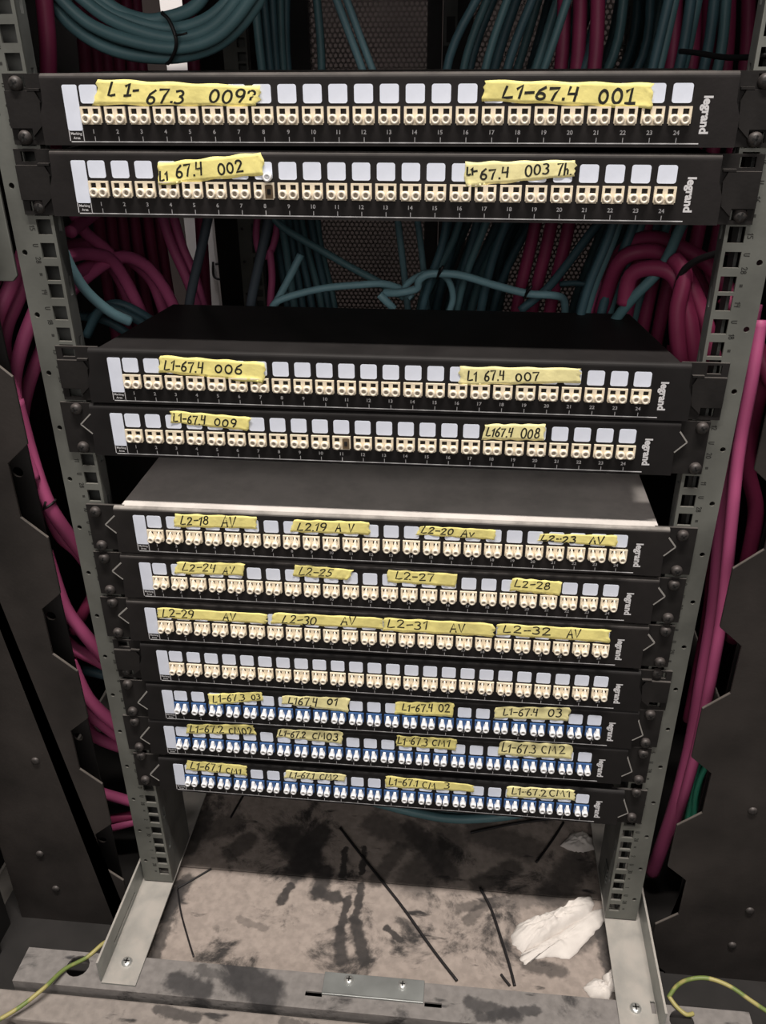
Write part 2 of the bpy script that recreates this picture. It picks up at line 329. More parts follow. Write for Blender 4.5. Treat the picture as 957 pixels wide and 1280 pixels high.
# zinc base channels carrying the rails
def channel(s, label):
    e = empty('base_channel', (s*241, -20, -747), label, 'channel')
    xi, xo = s*225.2, s*258.5
    pl = MB(); xs = sorted([xi, xo]); f2 = lambda p, q, a: (p, q, a)
    if s < 0: pl.plate(xs, [-114, 420], lambda i, j: None, -745, -747, f2)
    else: pl.plate([225.2, 255.8, 260, 260.5], [-114, -95, -83.5, 420], lambda i, j: 'sq' if (i, j) == (1, 1) else None, -745, -747, f2)
    part('channel_web', pl, ZINC, e)
    fy = lambda p, q, a: (a, p, q)
    fl = MB()
    if s < 0: fl.plate([-112, -78, -20, 420], [-747, -740, -736.5, -719], lambda i, j: 'sq' if (i, j) == (1, 1) else None, xo, xo-2, fy)
    else: fl.plate([-112, 420], [-747, -717], lambda i, j: None, xo+2, xo+4, fy)
    part('channel_flange', fl, ZINC, e)
    part('bolt', screw(MB(), s*241.5, -92, -745, 5.4, 3.2), [BRIGHT, HOLE], e)
channel(-1, 'dusty zinc base channel under the left mounting rail')
channel(1, 'dusty zinc base channel under the right mounting rail')

# ------------------------------------------------------------------ stroke font for marker writing and small marks
def arc(cx, cy, rx, ry, a0, a1, n=9): return [(cx+rx*math.cos(math.radians(a0+(a1-a0)*i/n)), cy+ry*math.sin(math.radians(a0+(a1-a0)*i/n))) for i in range(n+1)]
G = {'L': ([[(.12, 1), (.06, .5), (.02, .04), (.25, .02), (.48, .08)]], .56), '1': ([[(.02, .72), (.24, 1), (.2, .5), (.17, 0)]], .36),
     'I': ([[(.05, .8), (.3, 1), (.26, .05)], [(.05, .02), (.5, .06)]], .58), '-': ([[(.02, .45), (.4, .5)]], .46), '.': ([[(.06, .03), (.1, .03)]], .2),
     '6': ([[(.42, .98), (.15, .7), (.05, .32)]+arc(.25, .25, .2, .25, 180, 540, 14)], .56), '7': ([[(.02, .92), (.48, .96), (.3, .5), (.2, 0)]], .56),
     '3': ([[(.05, .92)]+arc(.2, .76, .22, .22, 80, -80)+arc(.2, .27, .26, .27, 85, -130)], .54), '0': ([arc(.26, .45, .23, .45, 100, 460, 16)], .6),
     '9': ([arc(.26, .7, .22, .28, 20, 380, 14)+[(.46, .4), (.3, .02)]], .56), '?': ([[(.05, .8)]+arc(.22, .78, .2, .22, 150, -60)+[(.22, .45), (.22, .3)], [(.22, .06), (.24, .03)]], .52),
     '4': ([[(.1, 1), (.04, .5), (.44, .52)], [(.44, .98), (.38, 0)]], .56), '2': ([[(.04, .78)]+arc(.23, .76, .21, .22, 150, -30)+[(.2, .25), (.02, .03), (.5, .06)]], .58),
     '8': ([arc(.25, .75, .17, .22, -90, 270, 12)+arc(.25, .27, .22, .26, 90, -270, 12)], .56), '5': ([[(.46, .97), (.12, .95), (.08, .55)]+arc(.2, .3, .25, .28, 90, -130)], .56),
     'A': ([[(0, 0), (.26, 1), (.5, 0)], [(.08, .36), (.44, .38)]], .6), 'V': ([[(0, 1), (.24, 0), (.52, 1.05)]], .6), 'v': ([[(.02, .6), (.2, .05), (.44, .62)]], .52),
     'C': ([arc(.28, .45, .25, .45, 55, 300)], .54), 'M': ([[(0, 0), (.12, .95), (.32, .3), (.52, .95), (.62, 0)]], .74), 'U': ([[(0, 1), (.02, .3)]+arc(.22, .26, .2, .26, 180, 360)+[(.44, 1)]], .58),
     'h': ([[(.05, 1), (.05, 0)], [(.05, .4), (.25, .55), (.36, .4), (.38, 0)]], .48), ' ': ([], .5), '#': ([[(.0, .5), (.4, .5)], [(0, .3), (.4, .3)], [(0, .7), (.4, .7)]], .5)}
def layout(txt, wob=.06, rnd=random):
    x = 0; out = []
    for ch in txt:
        st, w = G[ch]; k = 1+rnd.uniform(-wob, wob); dy = rnd.uniform(-wob, wob)
        for s in st: out.append([(x+px*k, py*k+dy) for px, py in s])
        x += w*1.16
    return out, x
def ribbon(mb, pts, w, mp, mi=0):
    """flat pen stroke through 2-D pts of width w; mp maps (p,q) to xyz"""
    P = [Vector(p) for p in pts]; n = len(P); L = []; Rr = []
    for i in range(n):
        t = (P[min(i+1, n-1)]-P[max(i-1, 0)])
        t = t.normalized() if t.length > 1e-9 else Vector((1, 0))
        nn = Vector((-t.y, t.x))*w*.5
        e = t*w*.4*(-1 if i == 0 else 1 if i == n-1 else 0)
        L.append(P[i]+nn+e); Rr.append(P[i]-nn+e)
    v = [mp(*q) for q in L]+[mp(*q) for q in Rr]
    mb.add(v, [(i, i+1, n+i+1, n+i) for i in range(n-1)], mi)

# ------------------------------------------------------------------ mounting rails
def rail(s, y0, label, top=160, detail=True):
    e = empty('mounting_rail', (s*241, y0, -745), label, 'rail')
    ks = range(-3, 17)
    zs = [-743]
    for k in reversed(list(ks)):
        for d in (-15.875, 0, 15.875):
            c = -U*k+d
            if c-6 < zs[-1]: continue
            zs += [c-5.2, c+5.2]
    zs.append(zs[-1]+8)
    fr = lambda p, q, a: (s*p, a+y0, q)
    fp = MB().plate([225.3, 227.6, 238.0, 246.4], zs, lambda i, j: 'sq' if i == 1 and j % 2 == 1 else None, 0, 2, fr)
    zr = [-743]
    for k in reversed(list(ks)):
        c = -U*k-1.6
        if c-3 > zr[-1]: zr += [c-4.2, c+4.2]
    zr.append(zs[-1])
    fp.plate([246.4, 254.8, 256.2], zr, lambda i, j: 2.0 if i == 0 and j % 2 == 1 else None, 0, 2, fr)
    fp.box(*sorted((s*254.2, s*256.2)), y0+2, y0+22, -743, zs[-1])
    part('rail_face', fp, RAIL, e)
    # inner web with slots and a back lip
    fy = lambda p, q, a: (a, y0+p, q)
    zw = [-743]; c = -700
    while c < zs[-1]-60: zw += [c, c+14]; c += 44.45
    zw.append(zs[-1])
    part('rail_web', MB().plate([2, 6.5, 11, 15], zw, lambda i, j: 'sq' if i == 1 and j % 2 == 1 else None, s*225.3, s*227.3, fy)
         .box(*sorted((s*(229.5 if s < 0 else 237.2), s*(250 if s < 0 else 239.4))), y0+(16 if s < 0 else 12), y0+(18 if s < 0 else 26), -743, zs[-1]), RAIL_B, e)
    if detail:
        tx = MB(); r2 = random.Random(3)
        for k in range(-3, 17):
            n = 17-k
            for dz, t in ((15, str(n)), (3, 'U'), (-7, str(15+k) if k % 2 else '28'), (-17, '#')):
                st, w = layout(t, .02, r2)
                for q in st: ribbon(tx, q, .16, lambda p, qq, zc=-U*k+dz, ww=w: (s*241.6-(qq-.5)*3.6*-1, y0-.12, zc-(p-ww/2)*3.6))
        part('printed_unit_marks', tx, RAILTXT, e, fix=False)
    return e
RL = rail(-1, 0, 'galvanised left front mounting rail with square holes and printed unit marks')
RR = rail(1, 0, 'galvanised right front mounting rail with square holes and printed unit marks')
rail(-1, 600, 'rear left mounting rail seen far back beside the white trunking', detail=False)
rail(1, 600, 'rear right mounting rail standing far back behind the teal cables', detail=False)
for s, l in ((-1, 'left'), (1, 'right')):
    pb = MB().prism([(15, -745), (62, -745), (62, -600), (48, -560), (15, -560)], s*226, s*228, 'x')
    for i in range(4):
        if s > 0: pb.box(224.8, 226, 20, 34, -700-i*6, -697-i*6)
    thing('rail_foot_bracket', pb, RAIL_B, f'grey foot bracket behind the lower end of the {l} mounting rail', 'bracket')
pb = MB().plate([-300, -272, -262, -257], [-150, -60, -30, 40, 230], lambda i, j: None, 3, 5, idf)
thing('side_bracket', MB().prism([(-320, 160), (-262, 160), (-262, -108), (-266, -112), (-290, -112), (-320, -95)], 4, 6.5), RAIL, 'pale grey side bracket along the outer edge of the left rail', 'bracket', bevel=.6)

# ------------------------------------------------------------------ black cabinet posts with trapezoid cutouts
def post(s, label):
    e = empty('cabinet_post', (s*330, -20, -790), label, 'post')
    xo, xi, xe = 268.5, 288.0, 394.0; per = 136.3; z1 = 165.0
    ol = [(xe, -815), (xe, z1), (xo, z1)]
    z = -176.0+3*per                                       # upper end of a tab
    while z > -760:
        if z < z1: ol.append((xo, z)) if not (z+31-16 > z1) else ol.append((xo, z))
        bot = z-54
        if bot < -790: break
        ol.append((xo, bot)); ol.append((xi, bot-17)); ol.append((xi, bot-per+54+18))
        z -= per
    ol.append((xo, z)); ol.append((xo, -815))
    # clean monotone outline
    q = [ol[0], ol[1]]
    pts = [p for p in ol[3:]]
    pts = [p for p in pts if p[1] <= z1]
    q.append((pts[0][0], z1)); q += pts
    part('front_sheet', MB().prism([(s*p, zz) for p, zz in q], -20, -17.5), POST, e, bevel=.4, seg=1)
    per2 = 143.6; zh = [-815]; c = -413.0-2*per2-.5
    while c < z1-10: zh += [c-5.2, c+5.2]; c += per2
    zh.append(z1)
    part('return_plate', MB().plate([288, 295.4, 305.8, 360] if s < 0 else [297, 304, 314, 360], zh, lambda i, j: 4.6 if i == 1 and j % 2 == 1 else None, 12, 14, lambda p, qq, a: (s*p, a, qq)), DARK, e)
    part('outer_flange', MB().box(*sorted((s*392, s*394)), -17.5, 60, -815, z1), POST, e)
    for x, zz in ((352, -690), (345, -742), (330, -560)):
        part('rivet', MB().lathe([(4.2, -20), (3.8, -21.6), (2, -22.4)], s*x, zz, 14), SCREW, e)
post(-1, 'black sheet steel cabinet post with trapezoid cutouts, left side')
post(1, 'black sheet steel cabinet post with trapezoid cutouts, right side')
for s, l in ((-1, 'left'), (1, 'right')):
    thing('door_edge_bar', MB().prism([(s*396, -60), (s*402, -60), (s*402, -28), (s*440, -28), (s*440, -66), (s*396, -66)], -800, 165, 'z'), DARK, f'black upright edge bar at the far lower {l} corner', 'bar', bevel=1)

# ------------------------------------------------------------------ rear doors of perforated sheet
def rear_door(x0, x1, m0, m1, label, latch=None):
    e = empty('rear_mesh_door', ((x0+x1)/2, 820, -790), label, 'door')
    zb, zt = -420, 150
    fm = MB().box(x0, m0, 800, 826, -790, 166).box(m1, x1, 800, 826, -790, 166).box(m0, m1, 804, 824, -790, zb).box(m0, m1, 804, 824, zt, 166)
    part('door_frame', fm, DARK, e)
    mb = MB(); p = 7.4; h = p*.866; row = 0; z = zb
    while z < zt:
        x = m0+(p/2 if row % 2 else 0)
        while x < m1:
            v = []; f = []
            for k in range(6):
                a = math.pi/6+k*math.pi/3; v.append((x+p/math.sqrt(3)*math.cos(a), 812, z+p/math.sqrt(3)*math.sin(a))); v.append((x+2.75*math.cos(a), 812, z+2.75*math.sin(a)))
                v.append((x+2.75*math.cos(a), 813.5, z+2.75*math.sin(a)))
            for k in range(6):
                n = (k+1) % 6; f += [(3*k, 3*n, 3*n+1, 3*k+1), (3*k+1, 3*n+1, 3*n+2, 3*k+2)]
            mb.add(v, f); x += p
        z += h; row += 1
    part('perforated_sheet', mb, MESH, e, fix=False)
    if latch:
        part('latch', MB().plate([11, 13, 15, 27, 30], [40, 44, 76, 140], lambda i, j: 'sq' if (i in (2,) and j == 1) else None, 797, 800, idf), RAIL_B, e, label='grey door latch with a rectangular slot')
rear_door(-347, 8, -183, -12, 'left rear door leaf of perforated sheet seen between the cables')
rear_door(10, 440, 52, 300, 'right rear door leaf of perforated sheet behind the leaning teal cables', True)
e = empty('white_trunking', (-405, 900, -799), 'bright white trunking strip standing upright behind the cabinet at the rear left', 'trunking')
part('strip', MB().box(-430, -381, 900, 914, -799, 500), WHITE_S, e, bevel=1)
c = at(272, 339, 893)
part('clip', MB().tube([(c.x-8, 897, c.z+15), (c.x-9, 897, c.z-10), (c.x+6, 897, c.z-13), (c.x+8, 897, c.z+10), (c.x-4, 897, c.z+11)], 2.2, 8), BLACKC, e, label='small black clip')

# ------------------------------------------------------------------ patch panel prototypes (local millimetres, centre of the face at 0,0)
XT1, PITCH = -184.7, 368.8/23
FY = -6.0
def loc(name, mb, m, **k): return mb.mesh(name, m, **k)
def face_mesh(kind, m):
    if kind == 'B':
        lft = [(-217.5, 20.6), (-217.5, 12.6), (-226, 4.2), (-218, -3), (-219, -21.4)]
        rgt = [(219, -21.4), (218.6, -2.5), (226.3, 5.4), (220.6, 13.2), (220.6, 20.6)]
    elif kind == 'C':
        lft = [(-216, 20.6), (-216, 11), (-226.2, -2.6), (-218, -9.4), (-219, -21.4)]
        rgt = [(219, -21.4), (218.6, -11), (226.8, -5), (221.2, 11), (221, 20.6)]
    else:
        lft = [(-216, 20.6), (-216, 11), (-216.5, 4), (-219.5, -4), (-219.5, -21.4)]
        rgt = [(219.5, -21.4), (219.5, -4), (216.5, 4), (216, 11), (216, 20.6)]
    mb = MB().prism(lft+rgt, FY, -2)
    me = mb.mesh('faceplate', m)
    bm = bmesh.new(); bm.from_mesh(me)
    ed = [e for e in bm.edges if abs(e.verts[0].co.z-.0206) < 1e-5 and abs(e.verts[1].co.z-.0206) < 1e-5 and abs(e.verts[0].co.y-FY*.001) < 1e-5 and abs(e.verts[1].co.y-FY*.001) < 1e-5]
    bmesh.ops.bevel(bm, geom=ed, offset=.0034, segments=5, affect='EDGES', profile=.5)
    bm.to_mesh(me); bm.free(); return me
def lip_mesh(m):
    """top of the face folding back into the housing"""
    return None
def ear_mesh(kind, s, m):
    mb = MB(); fr = lambda p, q, a: (s*p, a, q)
    if kind in 'BC':
        mb.plate([210, 228.5, 236.6, 241.6], [-21.2, -18.5, -13, 13, 18.5, 20.4], lambda i, j: None, -2.4, -.1, fr)
    else:
        mb.plate([210, 227.6, 237.4, 242.2], [-21.4, -19, -12.6, 12.6, 19, 20.6], lambda i, j: 'sq' if i == 1 and j in (1, 3) else None, -2.2, -.1, fr)
        mb.prism([(s*228.4, 10.6), (s*221.5, 10.6), (s*219, 4), (s*220.2, -10), (s*227, -16.4), (s*227, -11.4), (s*241.6, -11.4), (s*241.6, 10.6)], -4.6, -2.2)
        mb.box(*sorted((s*226, s*218)), -4.8, -2.2, 10.6, 12)
    return mb.mesh('mounting_ear', m)
def housing_mesh(w0, w1, d, m):
    mb = MB().prism([(-w0, -2), (w0, -2), (w1, d), (-w1, d)], -20.4, 20.0, 'z')
    return mb.mesh('housing', m, bevel=.8, seg=2)
def port_mesh(m, openright=False):
    mb = MB(); xs = [-6.8, -6.1, -5.2, -1.5, 1.5, 5.2, 6.1, 6.8]; zs = [-5.2, -4.3, .5, .9, 4.1, 5.2]
    mb.plate(xs, zs, lambda i, j: 'sq' if (j == 3 and i in (2, 4)) or (j == 0 and i in (0, 6)) else None, FY-1.6, FY+.2, idf)
    for c in (-3.3, 3.3):
        mb.box(c-2, c+2, FY-.3, FY, .8, 4.2, 1)
    return mb.mesh('port', [m, HOLE])
def plug_mesh(m, kind):
    """dust plug seen from the front: round nose with a bore and a tapering release lug above it"""
    r = {'round': 2.95, 'beige': 2.7, 'white': 2.75}[kind]; L = 2.6 if kind == 'round' else 4.8
    y0 = FY-1.5
    mb = MB().lathe([(r*.92, y0), (r, y0-.5), (r, y0-L+.5), (r*.9, y0-L), (r*.52, y0-L), (r*.46, y0-L+1.6)], 0, -1.9, 16)
    mb.mi[-1] = 1
    if kind != 'round':
        w = .5 if kind == 'beige' else 1.15
        v = [(-r*.8, y0, -.6), (r*.8, y0, -.6), (w, y0, 4.3), (-w, y0, 4.3), (-r*.75, y0-L+.8, -.9), (r*.75, y0-L+.8, -.9), (w, y0-2.2, 4.0), (-w, y0-2.2, 4.0)]
        mb.add(v, [(0, 1, 2, 3), (4, 7, 6, 5), (0, 4, 5, 1), (1, 5, 6, 2), (2, 6, 7, 3), (3, 7, 4, 0)])
    return mb.mesh('dust_plug', [m, BORE])
def rrect(x0, x1, z0, z1, r, n=4):
    P = []
    for cx, cz_, a in ((x1-r, z1-r, 0), (x0+r, z1-r, 90), (x0+r, z0+r, 180), (x1-r, z0+r, 270)):
        P += arc(cx, cz_, r, r, a, a+90, n)
    return P
LABEL_ME = MB().prism(rrect(-5.9, 5.9, 3.4, 14.2, 1.6), FY-.35, FY+.1).mesh('label_field', LABEL)
st = [(-201.9, 14.2)]; STRIP = rrect(-201.9, -192, -12.6, 14.2, 1.2)
STRIP_ME = MB().prism(STRIP, FY-.3, FY+.1).mesh('marking_strip', LABEL)
def text_mesh(txt, size, bold=0):
    cu = bpy.data.curves.new('t', 'FONT'); cu.body = txt; cu.size = size; cu.offset = bold; cu.align_x = 'CENTER'; cu.align_y = 'CENTER'; cu.resolution_u = 3
    o = bpy.data.objects.new('t', cu); COL.objects.link(o); bpy.context.view_layer.update()
    me = bpy.data.meshes.new_from_object(o.evaluated_get(bpy.context.evaluated_depsgraph_get())); bpy.data.objects.remove(o)
    vs = [tuple(v.co) for v in me.vertices]; fs = [tuple(p.vertices) for p in me.polygons]; bpy.data.meshes.remove(me); return vs, fs
NUMS = [text_mesh(str(i), 3.5, .06) for i in range(1, 25)]
MARK = [text_mesh('Marking', 2.3, .03), text_mesh('Area', 2.3, .03)]
LOGO = text_mesh('legrand', 7.2, .3)
def scale_mesh():
    mb = MB(); y = FY-.10
    for i, (vs, fs) in enumerate(NUMS):
        c = XT1+PITCH*i
        mb.add([(c+a*1.05-.4, y, -13.2+b) for a, b, _ in vs], fs); mb.box(c-.22, c+.22, y, y+.3, -18.8, -16)
    mb.box(-201, 197.7, y, y+.3, -19.55, -18.95)
    # outline of the marking box and its rounded tag
    for x in (-201.9, -192.5): mb.box(x, x+.5, y, y+.3, -18.8, -12)
    tagp = rrect(-200.6, -193.4, -18.2, -13.4, .9)
    for n, ((vs, fs), zc) in enumerate(zip(MARK, (-14.4, -17.0))): mb.add([(-197+a, y-.1, zc+b) for a, b, _ in vs], fs)
    return mb.mesh('printed_scale', PRINT, fix=False)
SCALE_ME = scale_mesh()
WEAR = mat('worn_edge_highlight', (.30, .29, .275), .55, .2)  # pale strip: bare-metal wear and the chevron's edge highlight put into one colour
def wear_highlight_mesh(s, kind):
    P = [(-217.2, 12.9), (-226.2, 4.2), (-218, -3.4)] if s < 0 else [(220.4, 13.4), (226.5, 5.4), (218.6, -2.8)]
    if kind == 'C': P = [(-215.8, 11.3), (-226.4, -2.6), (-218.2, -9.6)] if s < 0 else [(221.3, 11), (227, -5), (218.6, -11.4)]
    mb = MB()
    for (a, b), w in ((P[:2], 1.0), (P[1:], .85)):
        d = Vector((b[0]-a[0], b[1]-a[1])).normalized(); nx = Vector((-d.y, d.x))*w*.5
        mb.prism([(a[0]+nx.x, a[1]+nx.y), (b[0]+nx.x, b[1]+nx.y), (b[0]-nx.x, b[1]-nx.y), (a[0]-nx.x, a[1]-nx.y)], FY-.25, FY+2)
    return mb.mesh('worn_edge_highlight', WEAR)
WEAR_HLS = {(k, s): wear_highlight_mesh(s, k) for s in (-1, 1) for k in 'BC'}
LOGO_ME = MB().add([(199.4+b, FY-.1, -3.2-a) for a, b, _ in LOGO[0]], LOGO[1]).mesh('maker_logo', PRINT, fix=False)
SCREW_ME = screw(MB(), 0, -2.4, 0, 4.6, 4.4, 'y').mesh('rack_screw', [SCREW, CROSS])
FACE = {k: {q: face_mesh(k, q) for q in (PANEL, PANEL_C, PANEL_G)} for k in 'ABC'}
EARS = {(k, s): ear_mesh(k, s, EAR) for k in 'ABC' for s in (-1, 1)}
PORT_BE, PORT_BL = port_mesh(BEIGE), port_mesh(BLUE)
PLUG_R, PLUG_B, PLUG_W = plug_mesh(BEIGE_P, 'round'), plug_mesh(BEIGE_P, 'beige'), plug_mesh(WHITE_P, 'white')
OPEN_ME = MB().box(-2.6, 2.6, FY-1.9, FY-1.4, -4.6, 3.8).box(-1.2, 1.2, FY-2.3, FY-1.8, -2, 1.5, 1).mesh('open_bore', [BROWN, HOLE])

def tape_on(root, Mw, quad, txt, m, seed):
    """torn strip of paper tape stuck on the panel face; quad in photo pixels TL,TR,BR,BL"""
    rr = random.Random(seed); inv = Mw.inverted()
    Q = []
    for u, v in quad:
        p = at(u, v, FY-3.2); q = inv @ W(*p); Q.append(Vector((q.x*1000, q.z*1000)))
    bil = lambda s, t: (Q[0]*(1-s)+Q[1]*s)*(1-t)+(Q[3]*(1-s)+Q[2]*s)*t
    # lift tape just clear of labels and ports
    low = min(Q[2].y, Q[3].y)
    nx, nt_ = 26, 6; v = []; f = []
    jl = [rr.uniform(-.012, .012) for _ in range(nt_+1)]; jr = [rr.uniform(-.016, .016) for _ in range(nt_+1)]
    ph = rr.uniform(0, 6)
    def yoff(s, t, P): return FY-.75-.22*math.sin(s*19+ph)-.18*math.sin(s*43+t*3+ph)-(1.6 if P.y < 1.4 else 0)*min(1, (1.4-P.y)/1.5)-(.8*max(0, (s-.93)/.07)+.5*max(0, (.04-s)/.04))
    for j in range(nt_+1):
        for i in range(nx+1):
            s = i/nx; t = j/nt_
            ss = s+jl[j]*(1-s)**6+jr[j]*s**6
            P = bil(ss, t+.03*math.sin(s*23+ph)*(1 if j in (0, nt_) else 0)); v.append((P.x, yoff(s, t, P), P.y))
    for j in range(nt_):
        for i in range(nx): a = j*(nx+1)+i; f.append((a, a+1, a+nx+2, a+nx+1))
    n = len(v); v += [(x, y+.16, z) for x, y, z in v]; f += [tuple(n+q for q in reversed(g)) for g in f]
    rim = [i for i in range(nx+1)]+[(j+1)*(nx+1)-1 for j in range(1, nt_+1)]+[nt_*(nx+1)+i for i in range(nx-1, -1, -1)]+[j*(nx+1) for j in range(nt_-1, 0, -1)]
    for a, b in zip(rim, rim[1:]+rim[:1]): f.append((a, b, n+b, n+a))
    mb = MB().add(v, f, 0, True)
    tp = link('tape', mb.mesh('tape', m), root); tp['label'] = 'yellow tape with handwriting reading '+txt[0]
    hw = MB()
    for t, s0, s1, q0, q1 in txt[1]:
        st, w = layout(t, .07, rr)
        for stk in st:
            # refine
            def mp(p, q):
                s = s0+(s1-s0)*p/w; tt = q1+(q0-q1)*q; P = bil(s, tt); return (P.x, yoff(s, tt, P)-.12, P.y)
            Lx = (Q[1]-Q[0]).length*(s1-s0)/w; Lz = (Q[3]-Q[0]).length*(q1-q0)
            # ribbon of constant width in millimetres
            pts = [(p*Lx, q*Lz) for p, q in stk]
            ribbon(hw, pts, 1.25*(txt[2] if len(txt) > 2 else .9), lambda a, b: mp(a/Lx, b/Lz))
    link('handwriting', hw.mesh('handwriting', INK, fix=False), tp)

PANELS = [  # unit index, dx, dz, roll, ear kind, plate material, ports, screws, housing (w0, w1, depth), label, open port
 (0, .92, 1.2, -.0013, 'A', PANEL, 'round', 'LR', (212, 212, 118), 'topmost black patch panel, beige ports, tapes L1-67.3 009? and L1-67.4 001', None),
 (1, -1.42, .41, -.0037, 'A', PANEL, 'round', '', (212, 212, 118), 'black patch panel second from top, tapes L1 67.4 002 and L1-67.4 003', (7, 1)),
 (4, 1.41, -.63, -.0018, 'A', PANEL_C, 'round', '', (210, 193, 124), 'black patch panel with deep black housing on top, tapes L1-67.4 006 and 007', None),
 (5, -3.6, .35, .0003, 'B', PANEL_C, 'round', 'LR', (212, 212, 118), 'black patch panel with tapes L1-67.4 009 and L1 67.4 008', (10, 1)),
 (7, 1.43, 1.7, .0018, 'B', PANEL_G, 'beige', 'LR', (213, 213, 200), 'black patch panel with dusty grey top, tapes L2-18 AV to L2-23 AV', None),
 (8, 0, 1.0, .0003, 'B', PANEL, 'beige', 'LR', (212, 212, 130), 'black patch panel with tapes L2-24 AV, L2-25, L2-27 and L2-28', None),
 (9, -1.73, 0, .0004, 'B', PANEL, 'beige', 'LR', (212, 212, 130), 'black patch panel with tapes L2-29 AV to L2-32 AV', None),
 (10, 2.54, -1.2, -.0025, 'A', PANEL_C, 'beige', '', (212, 212, 130), 'black patch panel with beige ports and no yellow tape', None),
 (11, 1.67, -.4, .003, 'C', PANEL_C, 'white', 'LR', (212, 212, 130), 'blue port patch panel with tapes L1-67.3 03 to L1-67.4 03', None),
 (12, -2.14, 1.0, .0025, 'C', PANEL_C, 'white', 'LR', (212, 212, 130), 'blue port patch panel with tapes L1-67.2 CM02 to L1-67.3 CM2', None),
 (13, .87, -3.7, -.0078, 'C', PANEL_C, 'white', 'LR', (212, 212, 130), 'bottom blue port patch panel with tapes L1-67.1 CM1 to L1-67.2 CM1', None)]
def one(t, s0=.06, s1=.94, q0=.2, q1=.82): return [(t, s0, s1, q0, q1)]
